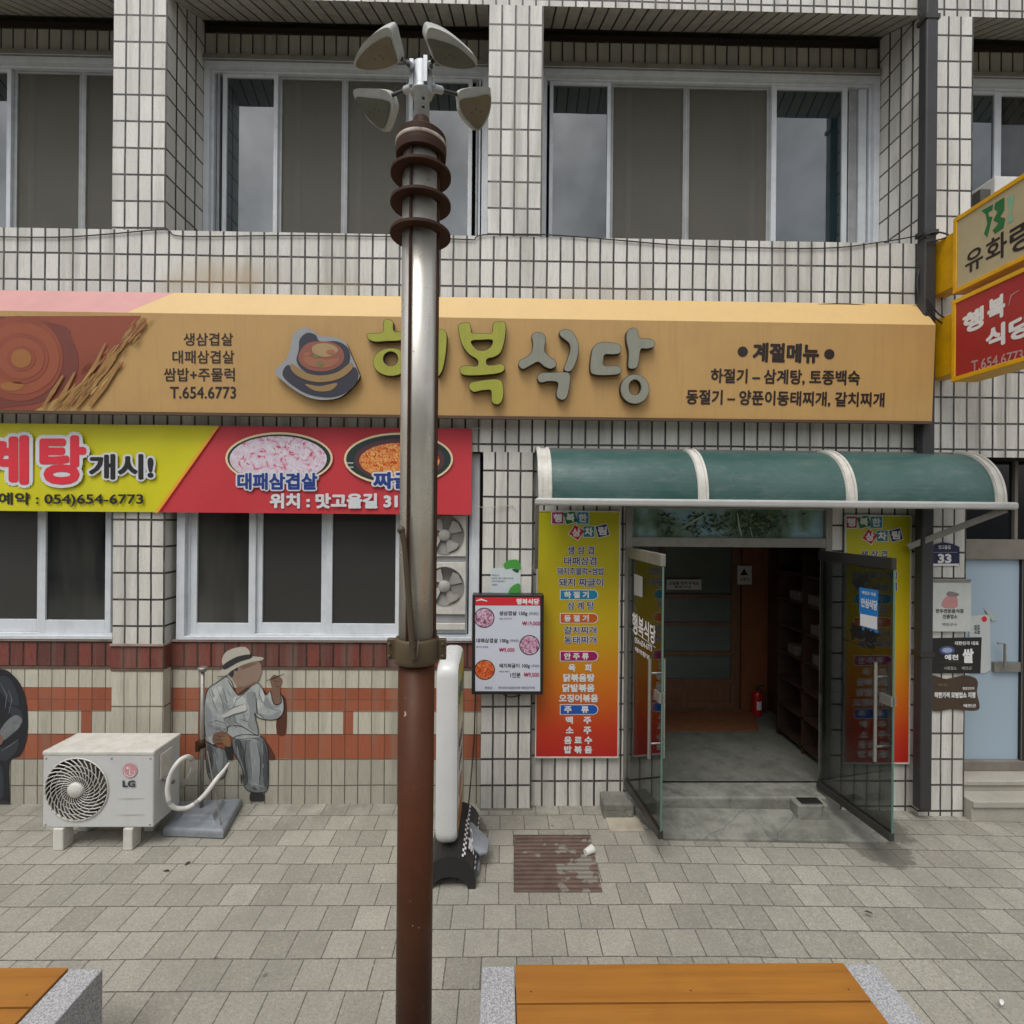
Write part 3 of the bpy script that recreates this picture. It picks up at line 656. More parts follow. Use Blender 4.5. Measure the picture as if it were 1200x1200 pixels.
txt(q, '예천군 지정', None, plr, 2, .012, .02, quad=[(1010, 692), (1026, 695), (1026, 699), (1010, 696)])
txt(q, '행복', None, plr, 0, .008, .05, quad=[(1028, 740), (996, 728), (996, 748), (1028, 764)])
stroke(q, [(988, 748), (1030, 766)], 1.6, plr, 0, .008)
for k in range(9):
    a = k*.7; q.ell(1008+9*math.cos(a*2.1)*.8, 680+4*math.sin(a*1.7), 4.5, 2.2, plr, 0, .008+.0002*k, 12, a)
q.build('sticker', [M['black'], ink('sky_blue_ink', lin((40, 120, 190))), M['whitei']], dr_)

# ramp slab in front of the door (part of the ground)
q = MB(); z1, z0 = .075, .022
xa, xb3, xc, xd = X(778, 985, 4.05), X(1042, 985, 4.05), X(968, 945, 4.38), X(742, 945, 4.38)
P8 = [Vector((xa, 4.05, -.05)), Vector((xb3, 4.05, -.06)), Vector((xb3+.05, 4.384, -.06)), Vector((xd, 4.384, -.05))]
T8 = [Vector((xa, 4.05, z0)), Vector((xb3, 4.05, z0-.035)), Vector((xb3+.05, 4.384, z1-.03)), Vector((xd, 4.384, z1))]
q.add(P8+T8, [(4, 5, 6, 7), (0, 1, 5, 4), (1, 2, 6, 5), (3, 0, 4, 7), (2, 3, 7, 6)])
tag(q.build('ramp_slab', M['step'], bevel=.008), kind='structure')
q = MB(); q.box(X(712, 960, 4.25), X(752, 960, 4.25), 4.15, 4.45, -.03, .014)
tag(q.build('cement_patch', mat('pale_cement', (.4, .36, .28), .85, dirt=.6, scale=6, bmp=.003), bevel=.004), kind='structure')

# ------------------------------------------------------------------ big signboard
zt_, zf_, zb_ = 4.462, 4.222, 3.405; Yf1, Yf0 = 4.29, 4.32
sx0, sx1 = -6.0, 3.66
sgn = thing('signboard', 'long tan box signboard with raised restaurant lettering above the doorway', 'signboard', (-1, 4.4, 3.4))
M['tan'] = mat('faded_tan_vinyl', (.5, .305, .108), .5, dirt=.4, dirtc=(.37, .22, .085), scale=2.2, streak=.35)
M['cream'] = mat('cream_vinyl_top', (.62, .42, .17), .5, dirt=.25, dirtc=(.5, .33, .15), scale=3, streak=.25)
M['pink'] = mat('faded_pink_vinyl_top', (.56, .27, .25), .5, dirt=.2, scale=3)
xm = X(172, 358, 4.38)
q = MB(); c = [(Yp-.004, zt_), (Yf1, zf_), (Yf0, zb_), (Yp-.004, zb_)]
def ring(x): return [Vector((x, y, z)) for y, z in c]
a, b, d = ring(sx0), ring(xm), ring(sx1)
q.add([a[1], d[1], d[2], a[2]], [(0, 1, 2, 3)], 0); q.add([a[2], d[2], d[3], a[3]], [(0, 1, 2, 3)], 3); q.add(d, [(0, 1, 2, 3)], 0); q.add(a, [(3, 2, 1, 0)], 0)
q.add([Vector((xm-.1, c[1][0], c[1][1])), d[1], d[0], Vector((xm+.18, c[0][0], c[0][1]))], [(0, 1, 2, 3)], 1)
q.add([a[1], Vector((xm-.1, c[1][0], c[1][1])), Vector((xm+.18, c[0][0], c[0][1])), a[0]], [(0, 1, 2, 3)], 2)
q.add([a[0], d[0], d[3], a[3]], [(0, 1, 2, 3)], 3)
q.build('box', [M['tan'], M['cream'], M['pink'], M['lintel']], sgn)
q = MB(); q.bar((sx0, Yf0-.006, zb_-.012), (sx1-.02, Yf0-.006, zb_-.012), .03, .024); q.build('bottom_trim', mat('brown_trim', (.09, .05, .025), .6), sgn)
nrm = Vector((0, -(zf_-zb_), (Yf1-Yf0))).normalized()
if nrm.y > 0: nrm = -nrm
PS = (Vector((0, Yf1, zf_)), nrm)
# left picture: brushed red area
q = MB()
patch(q, [(-130, 371), (165, 370), (160, 380), (148, 390), (138, 408), (122, 428), (108, 440), (92, 450), (75, 462), (60, 470), (40, 481), (-130, 479)], PS, 0, .0015, False)
patch(q, [(-100, 375), (60, 378), (85, 400), (92, 425), (85, 445), (60, 465), (20, 476), (-100, 476)], PS, 1, .003)
for cx, rx_, ry_, mi, of in ((22, 52, 50, 0, .0045), (24, 46, 42, 2, .006), (24, 33, 30, 0, .0075), (25, 27, 24, 2, .009), (25, 17, 15, 0, .0105), (25, 12, 11, 3, .012)): q.ell(cx, 420, rx_, ry_, PS, mi, of)
patch(q, [(2, 450), (20, 446), (28, 452), (18, 458), (4, 456)], PS, 3, .0075)
for pts, wd in ([(48, 479), (62, 458), (74, 440)], 5), ([(60, 479), (74, 462), (88, 436)], 5), ([(76, 479), (96, 452), (112, 426), (124, 402)], 4), ([(88, 478), (112, 446), (134, 414), (158, 386)], 9), ([(70, 478), (84, 462), (100, 448)], 4), ([(104, 476), (120, 452), (140, 424)], 10), ([(150, 400), (163, 382), (170, 372)], 6):
    stroke(q, [(x+random.uniform(-1, 1), y) for x, y in pts], wd, PS, 4, .0135+random.random()*.002)
for k in range(70):
    u = random.random(); cx_, cy_ = 168-88*u+random.gauss(0, 4+9*u), 374+104*u; ln = random.uniform(6, 22)
    stroke(q, [(cx_+ln*.42, max(373, cy_-ln*.5)), (cx_+random.uniform(-1.5, 1.5), cy_), (cx_-ln*.4, min(480, cy_+ln*.5))], random.uniform(.8, 3), PS, random.choice((4, 4, 4, 0, 5)), .0158+k*.00003)
q.build('picture', [mat('brick_red_print', (.27, .06, .028), .5, dirt=.3, scale=3), ink('dark_maroon_print', (.17, .04, .025)), ink('rust_red_print', (.3, .075, .03)), ink('ochre_print', (.33, .13, .03)), mat('ochre_brush_print', (.36, .19, .055), .5, dirt=.6, scale=14), M['tan']], sgn)
q = MB()
for s, bx in (('생삼겹살', (215, 390, 273, 405)), ('대패삼겹살', (202, 410.5, 274.5, 426)), ('쌈밥+주물럭', (192, 431, 275, 447)), ('T.654.6773', (199, 453, 276.5, 467))): txt(q, s, bx, PS, 0, .003, .012)
q.ell(870.5, 412, 6, 6, PS, 0, .003); q.ell(972, 415, 6, 6, PS, 0, .003)
txt(q, '계절메뉴', None, PS, 0, .003, .045, quad=[(882, 401), (960, 403), (960, 426), (882, 424)], shear=.05)
txt(q, '하절기 – 삼계탕, 토종백숙', None, PS, 0, .003, .03, quad=[(833, 431.5), (1008, 434), (1008, 452.5), (833, 449.5)], shear=.05)
txt(q, '동절기 – 양푼이동태찌개, 갈치찌개', None, PS, 0, .003, .03, quad=[(804, 456), (1037, 460), (1037, 478), (804, 474.5)], shear=.05)
q.build('lettering', M['brown_ink'], sgn)
M['lime'] = mat('faded_lime_acrylic', (.36, .37, .045), .45, dirt=.3, scale=8, streak=.2); M['greyl'] = mat('faded_grey_acrylic', (.26, .265, .21), .45, dirt=.3, scale=8, streak=.2)
M['letside'] = mat('dark_letter_side', (.045, .03, .015), .6)
def A(pts, ox): return [(ox+x/4, 330+y/4) for x, y in pts]
def E(cx, cy, rx, ry, ox, n=14): return [(ox+(cx+rx*math.cos(2*PI*k/n))/4, 330+(cy+ry*math.sin(2*PI*k/n))/4) for k in range(n)]
G5, G6 = 300, 550
letters = [
 ([[A([(605, 195), (630, 187), (650, 200), (655, 240), (700, 246), (712, 265), (690, 285), (620, 290), (560, 292), (530, 275), (530, 252), (598, 246)], G5)],
   [E(640, 385, 85, 66, G5), E(638, 370, 33, 32, G5)],
   [A([(745, 205), (765, 198), (778, 215), (778, 300), (850, 300), (852, 240), (875, 232), (898, 255), (896, 330), (885, 400), (870, 440), (852, 445), (848, 345), (780, 345), (775, 430), (755, 440), (742, 420)], G5)],
   [E(770, 510, 66, 54, G5), E(770, 508, 28, 22, G5)]], 'lime'),
 ([[A([(950, 215), (972, 203), (1002, 204), (1012, 232), (1016, 249), (1060, 250), (1104, 249), (1112, 206), (1140, 196), (1170, 203), (1169, 270), (1150, 338), (1120, 362), (1086, 372), (1085, 396), (1115, 398), (1145, 392), (1166, 402), (1164, 424), (1138, 438), (1060, 447), (980, 447), (958, 430), (960, 408), (985, 400), (1036, 402), (1038, 376), (1000, 350), (970, 310), (955, 260)], G5), A([(1012, 290), (1060, 284), (1107, 285), (1100, 313), (1070, 330), (1036, 325)], G5)],
   [A([(1020, 475), (1080, 466), (1130, 463), (1155, 478), (1162, 530), (1150, 573), (1125, 583), (1105, 568), (1103, 535), (1098, 516), (1060, 518), (1022, 525), (1001, 507), (1002, 487)], G5)]], 'lime'),
 ([[A([(290, 262), (310, 246), (340, 250), (357, 275), (351, 330), (370, 355), (400, 377), (405, 402), (380, 418), (350, 408), (320, 386), (290, 400), (250, 419), (229, 400), (236, 376), (265, 361), (290, 335), (295, 300)], G6)],
   [A([(420, 242), (450, 232), (480, 245), (505, 290), (508, 340), (495, 390), (475, 425), (450, 430), (439, 412), (455, 370), (467, 330), (463, 300), (440, 280), (421, 263)], G6)],
   [A([(330, 436), (380, 432), (440, 430), (468, 440), (468, 490), (455, 545), (435, 562), (411, 553), (403, 530), (410, 500), (407, 479), (370, 475), (332, 481), (315, 460)], G6)]], 'greyl'),
 ([[A([(620, 291), (690, 300), (706, 325), (699, 345), (670, 351), (630, 352), (624, 376), (628, 400), (690, 402), (707, 420), (695, 441), (650, 447), (585, 445), (561, 425), (565, 350), (580, 310)], G6)],
   [A([(740, 233), (765, 225), (782, 240), (791, 272), (840, 277), (862, 294), (855, 317), (820, 325), (796, 328), (788, 380), (778, 411), (752, 418), (736, 405), (738, 340), (728, 290), (728, 252)], G6)],
   [E(768, 510, 68, 70, G6), E(768, 502, 27, 34, G6)]], 'greyl')]
for pieces, mm in letters:
    q = MB()
    for pc in pieces:
        slab(q, pc, PS, .006, .052, 1, 1); slab(q, pc, PS, .053, .057, 0, 1, offset=-.007)
    o = q.build('raised_letter', [M[mm], M['letside']], sgn)
    o['label'] = ('raised faded lime letter with dark edge' if mm == 'lime' else 'raised faded grey letter with dark edge')
q = MB()
out = A([(180, 272), (200, 240), (240, 226), (275, 236), (310, 262), (380, 270), (430, 297), (458, 360), (488, 430), (490, 460), (450, 510), (400, 548), (330, 560), (270, 552), (210, 525), (150, 482), (106, 442), (106, 415), (150, 375), (172, 320)], G5)
slab(q, [out], PS, .006, .05, 0, 1)
def pp_(pts, mi, of): patch(q, A(pts, G5), PS, mi, of)
pp_([(150, 390), (200, 430), (290, 465), (380, 460), (455, 400), (480, 440), (450, 500), (370, 540), (270, 535), (190, 500), (125, 440)], 2, .052)
pp_([(200, 320), (205, 270), (240, 240), (280, 250), (300, 280), (380, 280), (430, 310), (440, 360), (420, 410), (360, 440), (270, 440), (215, 410), (190, 370)], 2, .0535)
pp_([(165, 385), (230, 425), (300, 440), (380, 425), (445, 380), (450, 410), (390, 455), (300, 472), (220, 455), (170, 420)], 5, .055)
pp_([(205, 330), (240, 290), (300, 280), (370, 290), (410, 330), (405, 380), (350, 415), (280, 420), (225, 400), (200, 365)], 3, .055)
pp_([(270, 300), (320, 288), (365, 300), (385, 325), (350, 350), (300, 350), (265, 330)], 6, .0565)
pp_([(225, 345), (260, 350), (330, 365), (390, 360), (350, 400), (270, 400), (230, 380)], 4, .0565)
for cx, cy, r in ((240, 340, 12), (300, 385, 12), (350, 330, 15), (280, 350, 10)): q.ell(G5+cx/4, 330+cy/4, r/4*1.4, r/4*.8, PS, random.choice((4, 6, 7)), .058)
pp_([(230, 480), (300, 490), (380, 475), (350, 510), (280, 512)], 5, .0535)
q.build('stew_pot_emblem', [ink('pale_grey_print', (.3, .31, .32)), M['letside'], ink('dark_pot_print', (.035, .035, .05)), ink('soup_red_print', (.27, .09, .06)), ink('soup_orange_print', (.33, .13, .07)), ink('ochre_rim_print', (.3, .19, .075)), ink('soup_yellow_print', (.38, .26, .12)), ink('soup_green_print', (.16, .17, .06))], sgn)

# ------------------------------------------------------------------ cloth banner
Yb = Yp-.035
ban = thing('banner', 'yellow and red printed vinyl banner tied across the lower windows', 'banner', (-2.5, Yb, Z(200, 602, Yb)))
xb0, xb1 = -5.2, X(553, 550, Yb); bz1, bz0 = Z(276, 499, Yb), Z(276, 601, Yb)
dgt, dgb = X(257, 499, Yb), X(184, 601, Yb)
def wav(x, z): return Yb+.004*math.sin(x*3.1+z*2)+.003*math.sin(x*7.7-z*5)-.004*math.cos((z-bz0)/(bz1-bz0)*PI)
q = MB(); nx, nz = 60, 8
for part_ in (0, 1):
    for j in range(nz):
        for i in range(nx):
            def PT(i, j):
                z = bz0+(bz1-bz0)*j/nz; e = dgb+(dgt-dgb)*j/nz
                x = xb0+(e-xb0)*i/nx if part_ == 0 else e+(xb1-e)*i/nx
                return Vector((x, wav(x, z), z))
            q.add([PT(i, j), PT(i+1, j), PT(i+1, j+1), PT(i, j+1)], [(0, 1, 2, 3)], part_, smooth=True)
q.build('cloth', [mat('yellow_green_vinyl', lin((204, 198, 14)), .5, dirt=.25, dirtc=lin((150, 146, 10)), scale=2.5), mat('banner_red_vinyl', lin((192, 52, 60)), .5, dirt=.25, scale=2.5)], ban)
PB = YP(Yb-.013)
q = MB()
def outl(s, bx, mi, b1, b2, of=.001):
    txt(q, s, bx, PB, 1, of, b1, grow=b2); txt(q, s, bx, PB, mi, of+.0025, b1)
outl('탕', (46, 510, 101, 568), 0, .045, .07); outl('계', (-25, 510, 34, 568), 0, .045, .07); outl('삼', (-92, 510, -34, 568), 0, .045, .07)
outl('개시!', (104, 532, 180, 562), 2, .04, .075)
txt(q, '예약 : 054)654-6773', (-2, 577, 168, 594), PB, 2, .002, .025)
txt(q, '위치 : 맛고을길 31-', (316, 578, 476, 596), PB, 1, .002, .05)
q.flat([(253, 499.5), (257, 499.5), (185, 601), (181, 601)], PB, 3, .001)
for cx, rx_, cy, ry_ in ((327, 63, 537, 30.5), (467, 64, 538, 31)):
    q.ell(cx, cy, rx_, ry_, PB, 4, .001); q.ell(cx, cy, rx_-2.5, ry_-2.5, PB, 5, .0018)
q.ell(326, 538, 57, 27, PB, 6, .0026); q.ell(468, 539, 53, 25, PB, 8, .0026); q.ell(468, 540, 47, 21, PB, 7, .0034)
for k in range(9): q.flat([(405+k*.1+0, 540+k), (414, 540+k), (414, 541+k), (406, 541+k)], PB, 1, .003) if k in (2, 7) else None
outl('대패삼겹살', (278, 554, 372, 574), 9, .04, .09, .005); outl('짜글이', (437, 553, 506, 573), 9, .04, .09, .005)
q.build('lettering', [ink('banner_red_ink', lin((214, 44, 60))), ink('banner_white_ink', (.62, .64, .66)), M['black'], ink('banner_gold_ink', lin((230, 160, 50))), ink('plate_cream', lin((225, 205, 165))), ink('plate_dark', (.012, .03, .025)),
  art('sliced_pork_print', [(150, 20, 60), (206, 70, 100), (205, 185, 200), (208, 196, 208), (220, 215, 222), (170, 40, 80)], 10, 2.2), art('stew_print', [(90, 25, 15), (190, 60, 30), (214, 130, 60), (225, 185, 110), (150, 45, 30)], 26, 2.0), ink('plate_plum', (.08, .03, .04)), ink('banner_blue_ink', lin((30, 55, 130)))], ban)
q = MB()
for p, e in (((552, 501), (600, 503)), ((552, 594), (600, 592))):
    a, b = W(p[0], p[1], Yb), W(e[0], e[1], Yp-.01); q.tube([a, (a+b)/2+Vector((0, -.004, -.012)), b], .0028, 6); q.tube([b, b+Vector((.05, -.01, -.06))], .002, 6)
q.build('tie_cord', mat('white_cord', (.5, .48, .42), .8), ban)

# ------------------------------------------------------------------ entrance canopy
cy1 = 4.05; cx0, cx1 = .27, 4.02
ct = Z(800, 529, Yp); cb = Z(900, 590, cy1)
can = thing('entrance_canopy', 'green curved polycarbonate canopy with white ribs over the glass doors', 'canopy', ((cx0+cx1)/2, Yp, cb))
def arc(t): a = t*PI/2; return (Yp-.004-(Yp-cy1)*math.sin(a), cb+.02+(ct-cb-.02)*math.cos(a)**.9)
N = 22
m, t, b = newmat('green_polycarbonate'); co = nd(t, 'ShaderNodeTexCoord').outputs['Object']
n = noise(t, co, 1.6, 5); col = mixc(t, ramp(t, n, .35, .7), (.03, .083, .074), (.055, .115, .104))
sp = noise(t, co, 26, 4, .7); col = mixc(t, math_(t, 'MULTIPLY', ramp(t, sp, .64, .7), .7), col, (.015, .035, .03)); du = noise(t, co, 1, 5, .7, (5, 16, 16)); col = mixc(t, math_(t, 'MULTIPLY', ramp(t, du, .5, .8), .5), col, (.16, .19, .175))
t.links.new(col, b.inputs['Base Color']); b.inputs['Roughness'].default_value = .32; b.inputs['Transmission Weight'].default_value = .0; bump(t, b, noise(t, co, 3, 3), .01)
q = MB()
for k in range(N):
    (y0, z0), (y1, z1) = arc(k/N), arc((k+1)/N)
    for th in (0, .006): q.add([(cx0, y0+th, z0-th), (cx1, y0+th, z0-th), (cx1, y1+th, z1-th), (cx0, y1+th, z1-th)], [(0, 1, 2, 3)], 0, smooth=True)
q.build('roof_sheet', m, can)
def rib(x, wd, name='rib'):
    q = MB()
    for dx, ww, h in ((0, wd, .012), (-wd*.33, wd*.22, .022), (wd*.33, wd*.22, .022)):
        for k in range(N):
            (y0, z0), (y1, z1) = arc(k/N), arc((k+1)/N)
            o0 = Vector((0, -h*math.sin(k/N*PI/2), h*math.cos(k/N*PI/2))); o1 = Vector((0, -h*math.sin((k+1)/N*PI/2), h*math.cos((k+1)/N*PI/2)))
            x0, x1 = x+dx-ww/2, x+dx+ww/2
            q.add([Vector((x0, y0, z0))+o0, Vector((x1, y0, z0))+o0, Vector((x1, y1, z1))+o1, Vector((x0, y1, z1))+o1, Vector((x0, y0, z0)), Vector((x1, y0, z0)), Vector((x1, y1, z1)), Vector((x0, y1, z1))],
                  [(0, 1, 2, 3), (0, 3, 7, 4), (1, 5, 6, 2)], 0)
    q.build(name, M['white_old'], can)
for x in (cx0+.06, X(803, 529, Yp), X(958, 531, Yp)+.02, cx1-.03): rib(x, .11 if x < .5 else .085)
q = MB(); q.box(cx0-.02, cx1+.1, cy1-.035, cy1+.02, cb-.032, cb+.028); q.build('front_gutter', mat('grey_white_aluminium', (.5, .5, .48), .4, .3, dirt=.3), can, bevel=.018, seg=3)
q = MB(); q.box(cx0, cx1, Yp-.03, Yp-.002, ct-.02, ct+.014); q.build('wall_rail', M['alu'], can)
q = MB(); q.bar(W(1064, 641, Yp-.02), Vector((cx1+.04, cy1+.02, cb-.03)), .025, .05); q.build('brace', M['alu'], can); q = MB(); q.bar(Vector((cx0+.02, Yp-.02, Z(632, 665, Yp))), Vector((cx0, cy1+.02, cb-.03)), .03, .03)
q.build('brace', M['alu'], can)

# ------------------------------------------------------------------ menu posters
def grad_mat(name, z0, z1):
    m, t, b = newmat(name); co = nd(t, 'ShaderNodeTexCoord').outputs['Object']
    sx = nd(t, 'ShaderNodeSeparateXYZ'); t.links.new(co, sx.inputs[0])
    f = nd(t, 'ShaderNodeMapRange'); f.inputs['From Min'].default_value = 0; f.inputs['From Max'].default_value = z1-z0; t.links.new(sx.outputs['Z'], f.inputs['Value'])
    r = t.nodes.new('ShaderNodeValToRGB'); t.links.new(f.outputs[0], r.inputs[0]); e = r.color_ramp.elements
    for _ in range(3): e.new(.5)
    for k, (p, c) in enumerate(((0.0, (172, 32, 30)), (.12, (188, 58, 26)), (.3, (200, 112, 24)), (.52, (192, 160, 22)), (1.0, (178, 178, 18)))): e[k].position = p; e[k].color = (*lin(c), 1)
    t.links.new(r.outputs[0], b.inputs['Base Color']); b.inputs['Roughness'].default_value = .42; bump(t, b, noise(t, co, 3, 2), .004)
    return m
Pm = [ink('poster_magenta', lin((150, 20, 90))), ink('poster_green', lin((20, 110, 60))), ink('poster_cyan', lin((20, 130, 165))), ink('poster_red', lin((180, 26, 34))), ink('poster_teal', lin((20, 120, 130))), ink('poster_navy', lin((30, 34, 96))), M['whitei'], ink('poster_orange', lin((196, 90, 26))), ink('poster_blue', lin((26, 84, 170)))]
def poster(label, x0, x1, y0, y1, ox, oy, Y):
    P = YP(Y); rt = thing('menu_poster', label, 'poster', W((x0+x1)/2, y1, Y), 'menu posters beside the doorway')
    q = MB(); q.box(X(x0, 740, Y), X(x1, 740, Y), Y, Y+.01, Z(x0, y1, Y), Z(x0, y0, Y)); q.build('sheet', grad_mat('poster_gradient', Z(x0, y1, Y), Z(x0, y0, Y)), rt)
    q = MB()
    xx0, xx1, zz0, zz1 = X(x0, 740, Y), X(x1, 740, Y), Z(x0, y1, Y), Z(x0, y0, Y)
    frame4(q, (xx0-.008, zz0-.008, xx1+.008, zz1+.008), (xx0+.003, zz0+.003, xx1-.003, zz1-.003), Y-.006, Y+.012)
    q.build('edge_trim', M['white_old'], rt)
    q = MB()
    def sq(cx, cy, s, rot, mi, ch):
        pts = lambda s_: [(ox+cx+s_*(math.cos(rot)*i-math.sin(rot)*j), oy+cy+s_*(math.sin(rot)*i+math.cos(rot)*j)) for i, j in ((-1, -1), (1, -1), (1, 1), (-1, 1))]
        q.flat(pts(s+.8), P, 6, .002); q.flat(pts(s), P, mi, .0035)
        txt(q, ch, (ox+cx-5, oy+cy-5, ox+cx+5, oy+cy+5), P, 6, .005, .05)
    for a in ((653.5, 607, 6.6, 0, 0, '행'), (668.5, 606.5, 6.6, -.25, 1, '복'), (683, 607, 6.6, 0, 2, '한'), (675.5, 624, 6.4, .6, 3, '상'), (690, 623, 6.2, 0, 4, '차'), (706, 622, 6.6, -.25, 5, '림')): sq(*a)
    def line(s, bx, mi=5, o2=6):
        bx = (bx[0]+ox, bx[1]+oy, bx[2]+ox, bx[3]+oy)
        txt(q, s, bx, P, o2, .002, .02, grow=.055); txt(q, s, bx, P, mi, .0035, .02)
    for s, bx in (('생 삼 겹', (665, 640, 696, 649.5)), ('대패삼겹', (661, 652.5, 699, 662)), ('돼지주물럭+쌈밥', (653, 665, 708, 674)), ('돼지 짜글이', (655, 677.5, 707, 687.5)), ('삼 계 탕', (665, 705, 696, 714.5)), ('갈치찌개', (661, 734, 699, 743)), ('동태찌개', (661, 745.5, 699, 754.5))): line(s, bx)
    for s, bx in (('육    회', (666, 778, 693, 787)), ('닭볶음탕', (660, 789.5, 697, 799)), ('닭발볶음', (659, 801.5, 697, 811)), ('오징어볶음', (655, 813.5, 701, 823)), ('맥    주', (663, 839.5, 693, 848.5)), ('소    주', (663, 851.5, 693, 860.5)), ('음 료 수', (661, 863, 694, 872)), ('밥 볶 음', (661, 874, 694, 883))): 
        bb = (bx[0]+ox, bx[1]+oy, bx[2]+ox, bx[3]+oy); txt(q, s, bb, P, 6, .0035, .045)
    for s, y_, mi in (('하 절 기', 697, 2), ('동 절 기', 724.5, 7), ('안 주 류', 769, 0), ('주    류', 831.5, 8)):
        def pill(e): return [(ox+657-e, oy+y_-5.2-e), (ox+694, oy+y_-5.2-e)]+[(ox+695+(5.2+e)*math.sin(k*PI/8), oy+y_-(5.2+e)*math.cos(k*PI/8)) for k in range(9)]+[(ox+694, oy+y_+5.2+e), (ox+657-e, oy+y_+5.2+e)]
        q.flat(pill(.9), P, 6, .002); q.flat(pill(0), P, mi, .0035); txt(q, s, (ox+661, oy+y_-4, ox+690, oy+y_+4), P, 6, .005, .045)
    q.build('lettering', Pm, rt)
poster('yellow to red menu poster left of the open doorway behind the menu screen', 629, 725, 599, 887, 0, 0, Yd-.03)
poster('yellow to red menu poster right of the doorway, seen through the open glass door', 990, 1066, 604, 894, 344, 5, Yd-.02)

# ------------------------------------------------------------------ menu screen
Ys = Yp-.12; PSn = YP(Ys)
ms = thing('menu_screen', 'black framed menu screen with three dishes and prices on the tiled pilaster', 'screen', W(595, 813, Ys))
q = MB(); xa, xb_ = X(553, 755, Ys), X(637, 755, Ys); za, zb2 = Z(595, 814, Ys), Z(595, 697, Ys)
q.box(xa, xb_, Ys, Yp-.002, za, zb2); q.build('casing', M['blackm'], ms, bevel=.006)
m, t, b = newmat('lit_screen_white'); b.inputs['Base Color'].default_value = (.5, .52, .58, 1); b.inputs['Emission Color'].default_value = (.8, .85, 1, 1); b.inputs['Emission Strength'].default_value = .06; b.inputs['Roughness'].default_value = .25
q = MB(); q.flat([(557, 700), (633, 700), (633, 810), (557, 810)], PSn, 0, .002); q.build('display', m, ms)
q = MB()
q.flat([(557, 700), (633, 700), (633, 709.5), (557, 709.5)], PSn, 0, .0035); txt(q, '행복식당', (605, 701.5, 632, 708.5), PSn, 1, .005, .05)
stroke(q, [(558, 704), (564, 702.5), (571, 704.5)], 2, PSn, 1, .005)
for cx, cy, mi in ((567.5, 724, 2), (620.5, 756, 2), (568, 785, 3)): q.ell(cx, cy, 12, 11.8, PSn, 4, .0035); q.ell(cx, cy, 11, 10.8, PSn, mi, .005)
for s, bx, mi in (('생삼겹살 150g', (585, 716, 618, 722), 4), ('(국내산)', (620, 717, 631, 721.5), 5), ('₩19,000', (612, 728, 633, 733.5), 6), ('대패삼겹살 100g', (558, 748, 596, 754), 4), ('(국내산)', (597.5, 749, 608, 753), 5), ('₩9,000', (585, 759, 603, 764.5), 6), ('돼지짜글이 100g', (585, 777.5, 621, 783.5), 4), ('(국내산)', (623, 778.5, 632, 782.5), 5), ('1인분', (598, 788, 610, 794), 4), ('₩9,000', (614, 788, 632, 794), 6), ('예천군', (568, 804.5, 577, 807.5), 5), ('한국외식업중앙회 예천군지부', (584, 804.5, 627, 807.5), 5), ('육즙 가득한 생고기', (585, 724, 600, 726), 5), ('얇게 썬 삼겹살', (558, 757, 572, 759), 5), ('매콤한 짜글이', (585, 786, 597, 787.8), 5)): txt(q, s, bx, PSn, mi, .0045, .02)
q.build('menu_print', [M['redi'], M['whitei'], art('meat_dish_print', [(40, 30, 40), (120, 70, 90), (190, 140, 165), (214, 190, 205), (70, 50, 60)], 30, 1.5), art('red_stew_print', [(110, 40, 20), (190, 70, 30), (214, 110, 60), (225, 170, 110)], 34, 1.5), M['black'], ink('grey_ink', (.15, .15, .18)), ink('price_pink', lin((176, 40, 90)))], ms)
q = MB(); q.tube([W(590, 814, Yp-.02), W(598, 817, Yp-.03), W(610, 815, Yp-.02)], .005, 8); q.tube([W(557, 814, Yp-.04), W(556, 860, Yw-.02), W(553, 900, Yw-.03), W(549, 945, 4.1), W(545, 972, 3.9)], .006, 8); q.build('power_cable', M['blackm'], ms)
# small notice above it
Yk = Yp-.012; PK = YP(Yk)
q = MB(); q.box(X(575, 675, Yk), X(610, 675, Yk), Yk, Yk+.008, Z(590, 698, Yk), Z(590, 666, Yk), 0)
patch(q, [(590, 662), (595, 657), (606, 656), (610, 662), (609, 668), (600, 666), (593, 667)], PK, 1, .001); patch(q, [(600, 667), (607, 667.5), (608, 670), (605, 671)], PK, 2, .0025)
patch(q, [(596, 697), (599, 688), (608, 683.5), (610, 690), (608, 697)], PK, 1, .003)
for s, bx in (('예천군', (576, 673, 585, 675)), ('모범 음식점 안내', (576, 676.5, 601, 678.5)), ('친절 청결 봉사', (576, 680, 592, 682)), ('위생등급', (576, 684, 583, 686))): txt(q, s, bx, PK, 3, .002, .02)
tag(q.build('notice_card', [ink('pale_blue_card', (.55, .6, .62)), ink('notice_green', lin((70, 150, 60))), ink('notice_dark_green', (.01, .07, .05)), ink('notice_grey', (.2, .26, .28))]), 'small white and green notice card above the menu screen', 'notice')

